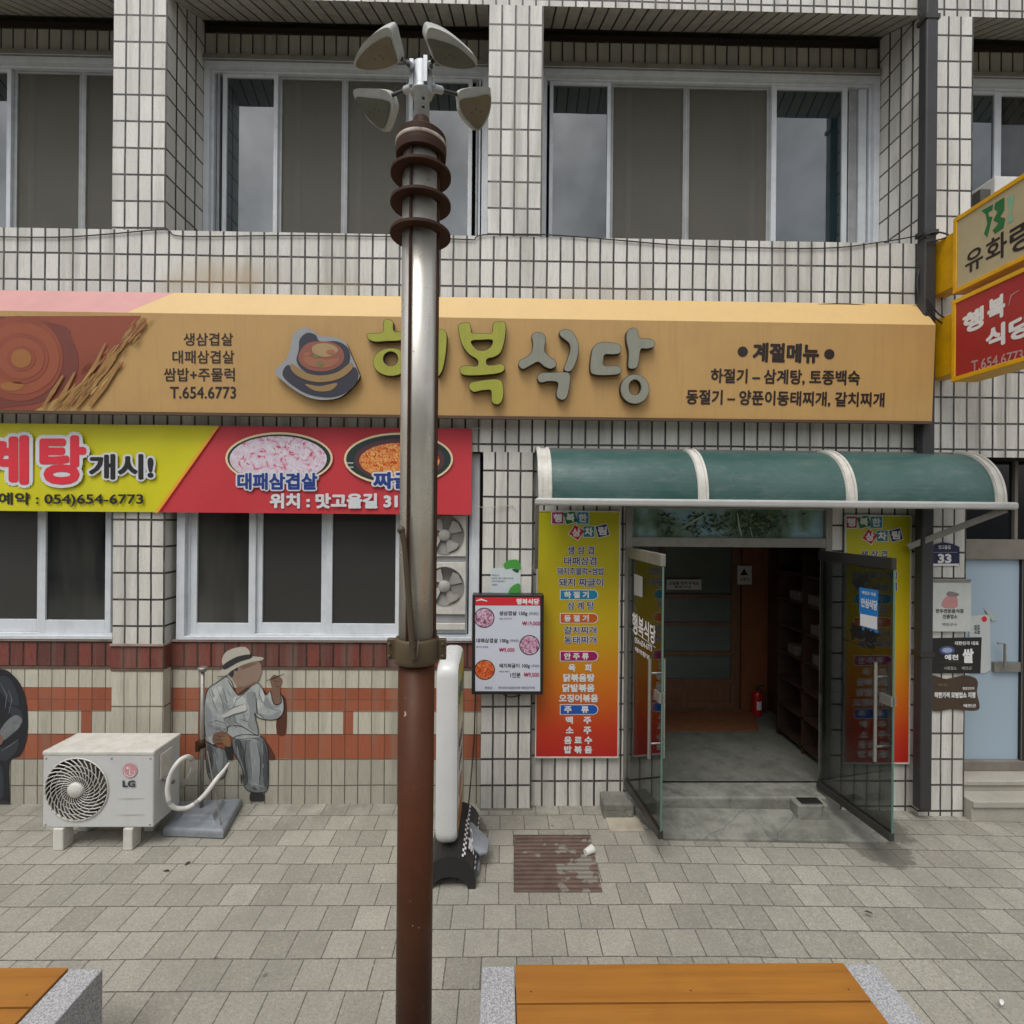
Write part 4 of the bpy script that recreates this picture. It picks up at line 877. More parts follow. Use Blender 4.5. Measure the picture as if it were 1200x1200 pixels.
# ------------------------------------------------------------------ street lamp / speaker post
PY = 2.2
pc = W(490, 600, PY); px_, zt0 = pc.x, 0
pole = thing('lamp_post', 'rusty brown post with ringed steel upper column and four fan shaped floodlights', 'lamp post', (px_, PY, 0))
M['rust'] = mat('brown_painted_steel', (.082, .028, .012), .5, dirt=.7, dirtc=(.035, .011, .006), scale=5, streak=.4, grain=.15, gscale=90, spec=.2)
chips(M['rust'], (.3, .24, .18), 22, .72)
M['rustd'] = mat('dark_rusted_steel', (.04, .0165, .0085), .6, dirt=.4, dirtc=(.09, .034, .014), scale=14, spec=.2)
M['steel'] = mat('dull_stainless_steel', (.64, .62, .56), .3, .55, dirt=.4, dirtc=(.36, .33, .27), scale=5, streak=.4)
chips(M['steel'], (.2, .12, .07), 9, .7)
M['galv'] = mat('galvanised_steel', (.46, .48, .5), .45, .5, dirt=.3, scale=16)
def zp(y): return Z(490, y, PY)
zc_ = zp(762)
q = MB(); q.lathe([(.0, 0), (.076, 0), (.076, zc_), (.0, zc_)], (px_, PY, 0)); q.lathe([(.0, .03), (.15, .03), (.15, 0.0), (0, 0)], (px_, PY, 0), smooth=False); q.build('base_column', M['rust'], pole)
q = MB(); q.lathe([(.0, zc_), (.0775, zc_), (.0775, zp(172)), (0, zp(172))], (px_, PY, 0)); q.build('steel_column', M['steel'], pole)
for k, a in enumerate((-110, -20, 70, 160)):
    q = MB(); x, y = px_+.084*math.sin(math.radians(a)), PY-.084*math.cos(math.radians(a))
    q.tube([(x, y, zp(750)), (x, y, zp(165))], .0062, 8); q.build('rod', M['rustd'], pole)
q = MB(); q.lathe([(.078, zp(775)), (.092, zp(775)), (.095, zp(770)), (.095, zp(749)), (.09, zp(746)), (.078, zp(746))], (px_, PY, 0))
for sx in (-1, 1):
    q.box(px_+sx*.09, px_+sx*.125, PY-.014, PY+.014, zp(772), zp(748))
    for zz in (zp(767), zp(753)): q.lathe([(0, .03), (.007, .03), (.007, .012), (0, .012)], (px_+sx*.112, PY-.004, zz), 8, axis='y')
q.build('clamp_collar', mat('olive_brown_steel', (.085, .06, .03), .5, dirt=.5), pole, bevel=.002, seg=1)
def disc(zc, r0, r1, h): return [(r0, zc-h), (r1, zc-h), (r1, zc+h), (r0, zc+h), (r0, zc-h)]
for y in (276, 240, 206):
    q = MB(); q.lathe(disc(zp(y), .077, .128, .006), (px_, PY, 0), 48, smooth=False); q.build('ring', M['rustd'], pole)
q = MB()
q.lathe([(.076, zp(186)), (.105, zp(186)), (.107, zp(180)), (.107, zp(174)), (.1, zp(173)), (.1, zp(170)), (.105, zp(169)), (.105, zp(163)), (.085, zp(158)), (.05, zp(156)), (.042, zp(148)), (.03, zp(138)), (.0, zp(138))], (px_, PY, 0), 48, smooth=False)
q.build('cap', M['rustd'], pole)
q = MB(); q.lathe([(.1062, zp(175)), (.1085, zp(174.5)), (.1085, zp(170.5)), (.104, zp(170))], (px_, PY, 0), 48); q.build('worn_band', mat('worn_pale_paint', (.45, .38, .32), .6, dirt=1.0, dirtc=(.05, .02, .012), scale=16), pole)
q = MB(); q.lathe([(.0, zp(140)), (.033, zp(140)), (.033, zp(112)), (.046, zp(112)), (.046, zp(107)), (.042, zp(106)), (.042, zp(78)), (.03, zp(75)), (0, zp(75))], (px_, PY, 0), 28)
for k in range(4):
    a = k*PI/2+.5; q.bar((px_+.045*math.cos(a), PY+.045*math.sin(a), zp(106)), (px_+.045*math.cos(a), PY+.045*math.sin(a), zp(76)), .016, .02)
for y in (122, 132): q.lathe([(0, .04), (.006, .04), (.006, .02)], (px_+.012, PY, zp(y)), 8, axis='y', mi=1)
q.build('mast_head', [M['galv'], M['blackm']], pole)
M['lens'] = mat('tan_lamp_lens', (.16, .125, .07), .35, dirt=.5, scale=16); M['lens2'] = mat('olive_lamp_lens', (.1, .1, .07), .35, dirt=.5, scale=16); M['house'] = mat('pale_grey_lamp_housing', (.42, .43, .4), .6, dirt=.5, scale=18)
def C7(pts): return [(400+x/6.316, 20+y/6.316) for x, y in pts]
lamps = [
 ([(100, 370), (100, 310), (150, 210), (230, 130), (320, 80), (360, 90), (388, 180), (416, 300), (410, 350), (320, 398), (200, 395)], [(122, 350), (165, 270), (250, 195), (345, 155), (372, 210), (402, 310), (390, 340), (300, 374), (180, 378)], 2.06, 'lens', (418, 330), (-.35, -.45, -.82)),
 ([(630, 160), (645, 85), (690, 82), (780, 118), (870, 180), (950, 250), (1000, 305), (995, 365), (900, 385), (780, 372), (700, 335), (665, 250)], [(648, 170), (740, 185), (850, 225), (935, 292), (978, 355), (890, 372), (780, 356), (708, 322), (678, 250)], 2.06, 'lens2', (690, 352), (.35, -.45, -.82)),
 ([(95, 590), (97, 535), (200, 528), (330, 545), (378, 620), (380, 700), (330, 835), (295, 838), (200, 762), (140, 665)], [(120, 600), (230, 606), (318, 618), (355, 655), (310, 812), (232, 768), (162, 688)], 2.36, 'lens2', (345, 580), (-.3, -.75, -.6)),
 ([(872, 640), (885, 540), (1080, 515), (1106, 560), (1110, 650), (1080, 762), (1012, 842), (938, 790), (884, 712)], [(888, 618), (990, 598), (1082, 582), (1093, 650), (1068, 740), (1014, 818), (952, 768), (896, 690)], 2.36, 'lens', (880, 575), (.3, -.75, -.6))]
for ho, le, Y, lm, at_, nn_ in lamps:
    cpx = C7(ho); mid = W(sum(p[0] for p in cpx)/len(cpx), sum(p[1] for p in cpx)/len(cpx), Y)
    n_ = Vector(nn_).normalized(); P = (mid, n_)
    q = MB(); slab(q, [cpx], P, -.055, 0, 0, 0); o = q.build('floodlight', M['house'], pole)
    q = MB(); cl = C7(le); gx = sum(p[0] for p in cl)/len(cl); gy = sum(p[1] for p in cl)/len(cl); slab(q, [[(gx+(x-gx)*1.07, gy+(y-gy)*1.07) for x, y in cl]], P, .0005, .006, 0, 0)
    q.build('lens', M[lm], o)
    q = MB(); cl = C7(le); gx = sum(p[0] for p in cl)/len(cl); gy = sum(p[1] for p in cl)/len(cl)
    for dx, dy in ((0, 0), (-5, 4), (5, 3)): q.ell(gx+dx, gy+dy, .9, .9, P, 0, .008, 10)
    q.build('lens_screw', M['blackm'], o)
    s = RP(*C7([at_])[0], (mid, n_))-n_*.03
    hub = Vector((px_+(.04 if s.x > px_ else -.04), PY+(-.02 if Y < PY else .02), zp(84 if Y < PY else 98)))
    q = MB(); q.tube([hub, s], .008, 8, 1); q.tube([hub+(s-hub)*.02, hub+(s-hub)*.34], .016, 10, 0); q.lathe([(0, .016), (.018, .016), (.018, -.016), (0, -.016)], hub, 12, 0, 'y')
    q.build('arm', [M['galv'], M['blackm']], pole)
q = MB(); ya = PY-.105
q.tube([W(470, 618, ya), W(472, 628, ya), W(474, 640, ya), W(479, 700, ya), W(483, 752, ya), W(485, 772, ya)], [.012, .012, .0105, .0125, .014, .012], 10); q.lathe([(0, -.017), (.012, -.012), (.017, 0), (.012, .012), (0, .017)], W(470, 621, ya), 14)
q.tube([W(485, 760, ya-.012), W(490, 750, ya-.02), W(489, 770, ya-.02)], .004, 6)
q.build('lever_rod', mat('olive_rod_steel', (.07, .048, .028), .55, dirt=.4), pole)

# ------------------------------------------------------------------ benches
bz = .45
bx0, bx1 = X(565, 1135, 2.43), X(1026, 1135, 2.43); byb = 2.435; byf = 1.93
bw = X(603, 1135, 2.43)-bx0
ben = thing('bench', 'orange wooden bench with granite ends standing to the right of the lamp post', 'bench', ((bx0+bx1)/2, (byb+byf)/2, 0), 'wood and granite benches')
M['wood'] = None
m, t, b = newmat('orange_stained_planks'); co = nd(t, 'ShaderNodeTexCoord').outputs['Object']
n1 = noise(t, co, 1, 5, .6, (1.2, 26, 26)); n2 = noise(t, co, 2.2, 5, .6); n3 = noise(t, co, 1, 3, .6, (3, 120, 120))
col = mixc(t, ramp(t, n1, .35, .7), (.37, .155, .024), (.29, .115, .018)); col = mixc(t, math_(t, 'MULTIPLY', ramp(t, n2, .45, .7), .45), col, (.22, .088, .018)); col = mixc(t, math_(t, 'MULTIPLY', ramp(t, n3, .62, .75), .35), col, (.16, .06, .012))
t.links.new(col, b.inputs['Base Color']); b.inputs['Roughness'].default_value = .45; bump(t, b, n1, .002); M['wood'] = m
m, t, b = newmat('speckled_granite'); co = nd(t, 'ShaderNodeTexCoord').outputs['Object']
n1 = noise(t, co, 150, 3, .7); n2 = noise(t, co, 70, 3, .7)
col = mixc(t, ramp(t, n1, .4, .6), (.22, .225, .24), (.5, .5, .51)); col = mixc(t, math_(t, 'MULTIPLY', ramp(t, n2, .55, .68), .7), col, (.16, .165, .18)); t.links.new(col, b.inputs['Base Color']); b.inputs['Roughness'].default_value = .6; bump(t, b, n1, .0015); M['granite'] = m
for x0, x1 in ((bx0, bx0+bw), (bx1-bw, bx1)):
    q = MB(); q.box(x0, x1, byf, byb, 0, bz-.008); q.build('granite_end', M['granite'], ben, bevel=.006)
yy = [byf, byf+.27, byb]
for a, b in ((byf+.004, 2.233), (2.243, byb-.004)):
    q = MB();
    for sx in (bx0+bw+.07, (bx0+bx1)/2, bx1-bw-.07): q.lathe([(0, bz+.0012), (.006, bz+.0012), (.006, bz-.002)], (sx, a+.05, 0), 10, 1)
    q.box(bx0+bw+.004, bx1-bw-.004, a, b, bz-.05, bz); q.build('plank', [M['wood'], M['dark_alu']], ben, bevel=.0045)
q = MB(); q.box(bx0+bw+.002, bx1-bw-.002, byf+.06, byb-.06, bz-.1, bz-.052); q.box(bx0+bw+.002, bx1-bw-.002, (byf+byb)/2-.03, (byf+byb)/2+.03, .2, bz-.1); q.build('under_frame', M['dark_alu'], ben)
b2 = dup(ben, (X(120, 1131, 2.43)-(bx1-bx0)/2, (byb+byf)/2, 0), 'orange wooden bench with granite ends, cut off at the left corner of the photo')

# ------------------------------------------------------------------ outdoor unit on the pavement
def fan_face(q, cx, cz, Y, R, mats=(0, 1), vanes=30):
    """round grille with swirling vanes in front of a dark well"""
    n = 48
    q.lathe([(0, -.085), (R*.98, -.085)], (cx, Y, cz), n, mats[1], 'y'); q.lathe([(R*.985, -.08), (R*.985, -.002)], (cx, Y, cz), n, mats[1], 'y'); q.lathe([(R, -.002), (R*1.015, .005), (R*1.035, .005), (R*1.05, -.002)], (cx, Y, cz), n, mats[0], 'y')
    for k in range(5):
        a0 = 2*PI*k/5; q.add([(cx+R*r*math.cos(a0+da), Y+.06-.05*da, cz+R*r*math.sin(a0+da)) for r, da in ((.2, -.2), (.93, -.35), (.95, .5), (.2, .45))], [(0, 1, 2, 3)], 2)
    for k in range(vanes):
        a0 = 2*PI*k/vanes; pts = []
        for j in range(7):
            r = R*(.24+.76*j/6); a = a0+1.1*(j/6)
            pts.append((cx+r*math.cos(a), Y-.006-.008*math.sin(PI*j/6), cz+r*math.sin(a)))
        q.tube(pts, [.0022+.0022*j/6 for j in range(7)], 5, mats[0], False)
    for rr in (.45, .62, .8): q.tube([(cx+R*rr*math.cos(2*PI*k/40), Y-.01, cz+R*rr*math.sin(2*PI*k/40)) for k in range(41)], .0022, 5, mats[0], False)
    q.lathe([(0, .026), (R*.2, .024), (R*.25, .014), (R*.25, -.004)], (cx, Y, cz), 28, mats[0], 'y')
ay = 3.95; by_ = 4.27
ax0, ax1 = X(50, 920, ay), X(180, 920, ay); az0, az1 = Z(115, 970, ay), Z(115, 881, ay)
ac = thing('air_conditioner_unit', 'white outdoor air conditioner unit standing on the pavement against the wall', 'air conditioner', ((ax0+ax1)/2, (ay+by_)/2, 0))
fcx, fcz = X(90, 925, ay), Z(90, 925, ay)
q = MB(); HR = .234; ang = sorted([2*PI*k/64 for k in range(64)]+[math.atan2(z-fcz, x-fcx) % (2*PI) for x in (ax0, ax1) for z in (az0, az1)])
def edge_pt(a):
    c, d = math.cos(a), math.sin(a); t_ = min([((ax1 if c > 0 else ax0)-fcx)/c if abs(c) > 1e-6 else 9, ((az1 if d > 0 else az0)-fcz)/d if abs(d) > 1e-6 else 9]); return Vector((fcx+c*t_, ay, fcz+d*t_))
HC = [Vector((fcx+HR*math.cos(a), ay, fcz+HR*math.sin(a))) for a in ang]; EC = [edge_pt(a) for a in ang]; na = len(ang); BK = Vector((0, by_-ay, 0)); DP = Vector((0, .09, 0))
q.add(HC+EC, [(i, (i+1) % na, (i+1) % na+na, i+na) for i in range(na)]); q.add(EC+[p+BK for p in EC], [(i, (i+1) % na, (i+1) % na+na, i+na) for i in range(na)])
q.add([p+BK for p in EC], [tuple(range(na))]); q.add(HC+[p+DP for p in HC], [(i, (i+1) % na, (i+1) % na+na, i+na) for i in range(na)])
M['acw'] = mat('ac_white_paint', (.56, .57, .56), .4, dirt=.15, scale=4, streak=.1); q.build('casing', M['acw'], ac, bevel=.012, seg=3, weld=True)
q = MB(); q.box(ax0-.004, ax1+.004, ay-.004, by_+.004, az1-.03, az1+.006); q.build('lid', M['white_old'], ac, bevel=.01, seg=2)
M['well'] = mat('dark_fan_well', (.085, .08, .068), .7, dirt=.4)
q = MB(); fan_face(q, fcx, fcz, ay-.004, .232, (0, 1), 30); q.build('fan_grille', [M['white_old'], M['well'], mat('grey_fan_plastic', (.12, .115, .1), .5)], ac)
PA = YP(ay-.003)
q = MB()
q.ell(152, 903, 8.6, 8.6, PA, 0, .002); q.ell(149.5, 900, 1.4, 1.4, PA, 1, .0035, 14); stroke(q, [(152, 897), (152, 908), (156, 908)], 1.3, PA, 1, .0035)
stroke(q, [(154, 904), (158.5, 904), (157, 909), (152, 910.5), (147, 908), (145, 903), (147, 898)], .9, PA, 1, .0035)
txt(q, 'LG', (143.5, 914.5, 158.5, 922.5), PA, 2, .003, .05)
for y in (936, 955): stroke(q, [(137, y), (152, y), (169, y-.5)], .8, PA, 3, .002)
q.build('maker_badge', [ink('faded_pink_red', lin((200, 140, 146))), M['whitei'], ink('badge_grey', (.05, .055, .06)), ink('panel_line', (.38, .38, .36))], ac)
q = MB()
for x, z in ((ax0+.025, az0+.025), (ax1-.025, az0+.025), (ax0+.025, az1-.05), (ax1-.025, az1-.05), ((ax0+ax1)/2+.1, az1-.05)): q.lathe([(0, .004), (.006, .003), (.007, -.002)], (x, ay-.001, z), 10, 0, 'y')
q.build('casing_screws', M['alu'], ac)
q = MB(); q.box(ax1+.001, ax1+.016, ay+.06, ay+.2, Z(190, 915, 4.0), Z(190, 885, 4.0), 0); q.build('valve_cover', M['white_old'], ac, bevel=.006)
q = MB()
for k in range(2):
    yy_ = ay+.1+.05*k; q.tube([(ax1+.012, yy_, az0+.32-.05*k), (ax1+.06, yy_, az0+.32-.05*k)], .016, 10)
q.build('valve', M['alu'], ac)
for px0, px1 in ((61, 77), (143, 158)):
    q = MB(); a, b = X(px0, 982, ay), X(px1, 982, ay); q.box(a+.012, b-.012, ay-.01, ay+.09, 0, az0-.002); q.build('foot', M['white_old'], ac, bevel=.008)
    q = MB(); q.box(a+.012, b-.012, by_-.1, by_-.01, 0, az0-.002); q.build('foot', M['white_old'], ac, bevel=.008)
q = MB()
hp = [(187, 868), (205, 886), (221, 885), (226, 895), (221, 912), (214, 921)]
pts = [(150, 838), (190, 790), (214, 730), (205, 692), (180, 678), (135, 705), (92, 775), (76, 860), (92, 930), (130, 957), (195, 948), (270, 890), (340, 800), (385, 745), (408, 708)]
P3 = []
for k, (x, y) in enumerate(pts): P3.append(W(180+x/4.615, 740+y/4.615, 4.38-.4*math.sin(k/14*PI)))
cc = []
for i in range(len(P3)-1):
    p0_, p1_, p2_, p3_ = P3[max(i-1, 0)], P3[i], P3[i+1], P3[min(i+2, len(P3)-1)]
    for s in range(6):
        t_ = s/6; cc.append(.5*((2*p1_)+(p2_-p0_)*t_+(2*p0_-5*p1_+4*p2_-p3_)*t_*t_+(3*p1_-p0_-3*p2_+p3_)*t_**3))
q.tube(cc, [.018 if i < len(cc)-10 else .018-.0012*(i-len(cc)+10) for i in range(len(cc))], 14)
for i in (18, 46, 62): q.tube(cc[i:i+3], [.0192]*3, 14, 1)
tag(q.build('drain_hose', [mat('white_foam_hose', (.64, .63, .59), .6, dirt=.4, scale=12, bmp=.003, gscale=60), mat('grey_tape', (.35, .35, .34), .5)]), 'looped white insulated hose between the outdoor unit and the flag stand', 'hose')

# flag stand base
fy = 4.2; fx = X(237, 955, 4.2)
fs = thing('flag_stand', 'grey plastic weighted flag stand with thin pole beside the outdoor unit', 'flag stand', (fx, fy, 0))
M['gplast'] = mat('blue_grey_plastic', (.24, .26, .285), .5, dirt=.5, scale=9)
q = MB()
o4 = [WG(190, 981), WG(262, 984), WG(284, 944), WG(206, 948)]
def lv(k, z): 
    c_ = sum(o4, Vector())/4; return [c_+(p-c_)*k+Vector((0, 0, z)) for p in o4]
a, b, c2, d2, e2 = lv(1, .004), lv(1, .055), lv(.94, .072), lv(.6, .085), lv(.5, .125)
vs = a+b+c2+d2+e2
q.add(vs, [(3, 2, 1, 0), (16, 17, 18, 19)]+[(4*l+i, 4*l+(i+1) % 4, 4*l+4+(i+1) % 4, 4*l+4+i) for l in range(4) for i in range(4)])
q.build('base', M['gplast'], fs, bevel=.014, seg=3)
pb = sum(o4, Vector())/4
q = MB(); zt2 = Z(238, 786, pb.y)
q.lathe([(0, .08), (.016, .08), (.015, zt2), (0, zt2)], (pb.x, pb.y, 0), 16); q.lathe([(0, zt2-.005), (.03, zt2-.005), (.04, zt2+.02), (.035, zt2+.03), (0, zt2+.03)], (pb.x, pb.y, 0), 16)
q.lathe([(.015, Z(238, 876, pb.y)), (.024, Z(238, 876, pb.y)), (.024, Z(238, 866, pb.y)), (.015, Z(238, 866, pb.y))], (pb.x, pb.y, 0), 16, 1); q.box(pb.x-.045, pb.x-.015, pb.y-.02, pb.y+.01, Z(238, 880, pb.y), Z(238, 868, pb.y), 1)
q.build('pole', [M['alu'], M['rustd']], fs)
q = MB(); q.tube([W(243, 880, pb.y-.03), W(252, 930, pb.y-.12), WG(261, 976, .02)], .0055, 8); q.build('stay_rod', M['alu'], fs)

# twin fan unit in the window
Yt = Yw-.02
tx0_, tx1_ = X(500, 660, Yt), X(546, 660, Yt)
tw = thing('twin_fan_unit', 'grey twin fan outdoor unit set in the window opening beside the pilaster', 'air conditioner', ((tx0_+tx1_)/2, Yt, lz0))
q = MB(); zq = [Z(522, y, Yt) for y in (745, 730, 720, 659, 652, 604, 560)]
x5 = X(484, 660, Yt)
q.box(x5, tx1_, Yt+.02, Yt+.08, zq[1], zq[6], 1); q.box(x5, tx1_, Yt, Yt+.019, zq[2], zq[3], 0); q.box(x5, tx1_, Yt, Yt+.019, zq[4], zq[5], 0); q.box(x5, tx1_, Yt-.004, Yt+.02, zq[1]-.06, zq[1]-.002, 0)
q.build('casing', [M['white_old'], M['frame_grey']], tw, bevel=.003, seg=1)
for cy in (627, 687):
    q = MB(); cx, cz = X(521, cy, Yt), Z(521, cy, Yt); R = .165
    q.lathe([(0, .001), (R, .001), (R*1.0, .006), (R*1.05, .006)], (cx, Yt, cz), 40, 1, 'y')
    for k in range(4):
        a0 = k*PI/2+.5; ps = []
        for r, da in ((.25, -.2), (.6, -.3), (.97, -.28), (.98, .25), (.9, .55), (.6, .5), (.25, .3)): ps.append(Vector((cx+R*r*math.cos(a0+da), Yt-.006-.02*(da+.3), cz+R*r*math.sin(a0+da))))
        q.prism(ps, (0, -.003, 0), 0)
    q.lathe([(0, .03), (R*.28, .028), (R*.32, .02), (R*.32, .002)], (cx, Yt, cz), 26, 0, 'y')
    q.build('fan', [mat('grey_fan_blade', (.36, .35, .32), .5, dirt=.4), mat('fan_shade', (.2, .19, .17), .7)], tw)

# upper unit at the far right window
uy = Yp+.2
up = thing('window_air_conditioner', 'small white air conditioner outdoor unit on the upper sill behind the yellow sign', 'air conditioner', (X(1165, 225, uy), uy+.1, zsill+.004))
xa, xb4 = X(1166, 225, uy), X(1166, 225, uy)+.62
uz0, uz1 = zsill+.004, Z(1170, 206, uy)
q = MB(); q.box(xa, xb4, uy, uy+.26, uz0+.05, uz1); q.build('casing', M['white'], up, bevel=.01)
q = MB(); q.box(xa+.1, xb4-.04, uy-.012, uy-.001, uz0+.12, uz1-.09); q.build('grille', M['well'], up)
q = MB(); q.box(xa+.03, xa+.1, uy+.02, uy+.2, uz0, uz0+.049); q.box(xb4-.1, xb4-.03, uy+.02, uy+.2, uz0, uz0+.049); q.box(xa-.1, xa-.004, uy+.04, uy+.2, uz0, uz1-.1, 1); q.build('bracket', [M['alu'], M['well']], up)

# ------------------------------------------------------------------ standing light sign
st = thing('standing_sign', 'white rounded plastic standing light sign seen edge on behind the lamp post', 'standing sign', (-.42, 3.8, 0))
sxa, sxb = X(511, 900, 3.62), X(536, 900, 3.62)
prof = []
za_, zb_s = .23, 1.55
sx_mid = (sxa+sxb)/2; hw = (sxb-sxa)/2
def shell(grow=0, y0=3.60, y1=4.12):
    # rounded slab: outline in YZ, thickness along X with softened rim
    ol = []
    r = .1
    for (cy_, cz_, a0) in ((y0+r, za_+r, PI), (y1-r, za_+r, 1.5*PI), (y1-r, zb_s-r, 0), (y0+r, zb_s-r-.02, .5*PI)):
        for k in range(7): a = a0+k/6*PI/2; ol.append((cy_+r*math.cos(a), cz_+r*math.sin(a)))
    return ol
ol = shell(); n = len(ol); cy_m = sum(p[0] for p in ol)/n; cz_m = sum(p[1] for p in ol)/n
q = MB(); vs = []
for xo, k in ((-hw, .86), (-hw*.8, .955), (-hw*.4, 1), (hw*.4, 1), (hw*.8, .955), (hw, .86)):
    for y, z in ol:
        dy, dz = y-cy_m, z-cz_m; s_ = Vector((dy, dz)).length; inset = (1-k)*.22
        vs.append(Vector((sx_mid+xo, cy_m+dy*(1-inset/s_*1), cz_m+dz*(1-inset/s_))))
q.add(vs, [(l*n+i, l*n+(i+1) % n, (l+1)*n+(i+1) % n, (l+1)*n+i) for l in range(5) for i in range(n)], 0, smooth=True)
q.add(vs[:n], [tuple(range(n))], 0); q.add(vs[-n:], [tuple(range(n))[::-1]], 0)
q.build('lightbox', mat('white_plastic_shell', (.62, .63, .62), .3, dirt=.12, scale=5), st)
m, t, b = newmat('sign_face_print'); co = nd(t, 'ShaderNodeTexCoord').outputs['Object']
sx_ = nd(t, 'ShaderNodeSeparateXYZ'); t.links.new(co, sx_.inputs[0]); r = t.nodes.new('ShaderNodeValToRGB'); t.links.new(math_(t, 'ADD', math_(t, 'MULTIPLY', sx_.outputs['Z'], .62), math_(t, 'MULTIPLY', noise(t, co, 6, 4), .12)), r.inputs[0])
e = r.color_ramp.elements
for _ in range(5): e.new(.5)
for k, (p, c) in enumerate(((.2, (200, 150, 40)), (.3, (196, 150, 60)), (.36, (225, 224, 215)), (.62, (214, 214, 200)), (.72, (216, 190, 150)), (.86, (176, 190, 60)), (1.0, (166, 178, 40)))): e[k].position = p; e[k].color = (*lin(c), 1)
t.links.new(r.outputs[0], b.inputs['Base Color']); b.inputs['Roughness'].default_value = .3
for sg in (-1, 1):
    q = MB(); xx = sx_mid+sg*(hw+.002)
    q.add([Vector((xx, cy_m+(y-cy_m)*.86, cz_m+(z-cz_m)*.94)) for y, z in ol], [tuple(range(n))]); q.build('sign_face', m, st)
PF = (Vector((sx_mid+hw+.003, 0, 0)), Vector((1, 0, 0)))
q = MB()
def tY(s, y0, y1, z0, z1, mi, x=sx_mid+hw+.004):
    vs, fs, _ = fill2d(('f', s, .03, 0)); ax = [v.x for v in vs]; az = [v.y for v in vs]
    q.add([Vector((x, y0+(v.x-min(ax))/(max(ax)-min(ax))*(y1-y0), z0+(v.y-min(az))/(max(az)-min(az))*(z1-z0))) for v in vs], fs, mi)
tY('행복식당', 3.68, 4.04, 1.2, 1.36, 0); tY('생삼겹살', 3.68, 4.04, .86, .96, 1); tY('삼계탕', 3.72, 4.0, .7, .8, 1)
for cz in (.56, .38): q.add([Vector((sx_mid+hw+.004, 3.86+.14*math.cos(2*PI*k/24), cz+.07*math.sin(2*PI*k/24))) for k in range(24)], [tuple(range(24))], 2)
q.build('lettering', [ink('sign_green', (.03, .1, .03)), M['black'], art('sign_dish_print', [(90, 40, 20), (190, 80, 30), (220, 150, 60)], 40)], st)
# arched black base
q = MB(); bxa, bxb = sxa-.06, sxb+.14; N2 = 14; ys0, ys1 = 3.53, 4.2
def ar(k): a = PI*k/N2; return ((bxa+bxb)/2+(bxb-bxa)/2*math.cos(PI-a), .035+.19*math.sin(a)**.8)
out_ = [ar(k) for k in range(N2+1)]; inn_ = [((bxa+bxb)/2+(x-(bxa+bxb)/2)*.7, max(0.0, z*.5-.03)) for x, z in out_]
lo = [(bxa, 0)]+out_+[(bxb, 0)]+[(x, z) for x, z in inn_[::-1]]
q.prism([(x, ys0, z) for x, z in lo], (0, ys1-ys0, 0), 0); q.build('base', M['blackm'], st, norm=True)
q = MB()
def onb(k, y): x, z = ar(k); return Vector((x+.002*(k-7)/7, y, z+.004))
for c_ in range(22):
    for r_ in range(2):
        y0 = ys0+.02+(ys1-ys0-.04)*c_/22; y1 = ys0+.02+(ys1-ys0-.04)*(c_+1)/22
        for ka, kb in ((9.0+r_*.35, 9.35+r_*.35), (12.2+r_*.35, 12.55+r_*.35)):
            q.add([onb(ka, y0), onb(kb, y0), onb(kb, y1), onb(ka, y1)], [(0, 1, 2, 3)], (c_+r_) % 2)
vs, fs, _ = fill2d(('f', '카스', .05, 0)); ax = [v.x for v in vs]; az = [v.y for v in vs]
def bp(v): u = (v.x-min(ax))/(max(ax)-min(ax)); w_ = (v.y-min(az))/(max(az)-min(az)); return onb(12.0-2.1*w_, ys0+.12+.3*u)
q.add([bp(v)+Vector((.002, 0, .003)) for v in vs], fs, 0); q.build('base_print', [M['whitei'], M['black']], st)
q = MB(); c4 = [WG(545, 968, .2), WG(556, 962, .21), WG(575, 985, .1), WG(571, 1000, .07), WG(560, 1000, .09)]
q.prism([W(545, 966, 3.95), W(553, 963, 3.97), W(574, 984, 3.86), W(571, 998, 3.72), W(562, 1000, 3.7), W(543, 982, 3.78)], (0, .0, -.02)); q.build('foot_plate', M['gplast'], st, bevel=.004)
q = MB(); q.box(sxb+.02, sxb+.16, 3.66, 3.86, .0, .045); q.build('weight_block', M['gplast'], st, bevel=.006)

# ------------------------------------------------------------------ drain cover and cup
m, t, b = newmat('rusted_cover_plate'); co = nd(t, 'ShaderNodeTexCoord').outputs['Object']
n1 = noise(t, co, 5, 6, .7); n2 = noise(t, co, 7, 3, .6); wv = nd(t, 'ShaderNodeTexWave', Scale=7.0, bands_direction='Y', Distortion=.6); t.links.new(co, wv.inputs['Vector'])
col = mixc(t, ramp(t, n1, .35, .65), (.085, .055, .042), (.15, .1, .075)); col = mixc(t, math_(t, 'MULTIPLY', wv.outputs['Fac'], .2), col, (.05, .028, .022))
sx_ = nd(t, 'ShaderNodeSeparateXYZ'); t.links.new(co, sx_.inputs[0])
pm = math_(t, 'ADD', n2, math_(t, 'MULTIPLY', sx_.outputs['X'], .22))
col = mixc(t, ramp(t, pm, .575, .6), col, (.2, .185, .155)); t.links.new(col, b.inputs['Base Color']); b.inputs['Roughness'].default_value = .75; bump(t, b, math_(t, 'ADD', wv.outputs['Fac'], n1), .008)
q = MB(); c0, c1, c2_, c3 = WG(602, 1046), WG(706, 1046), WG(692, 979), WG(602, 979)
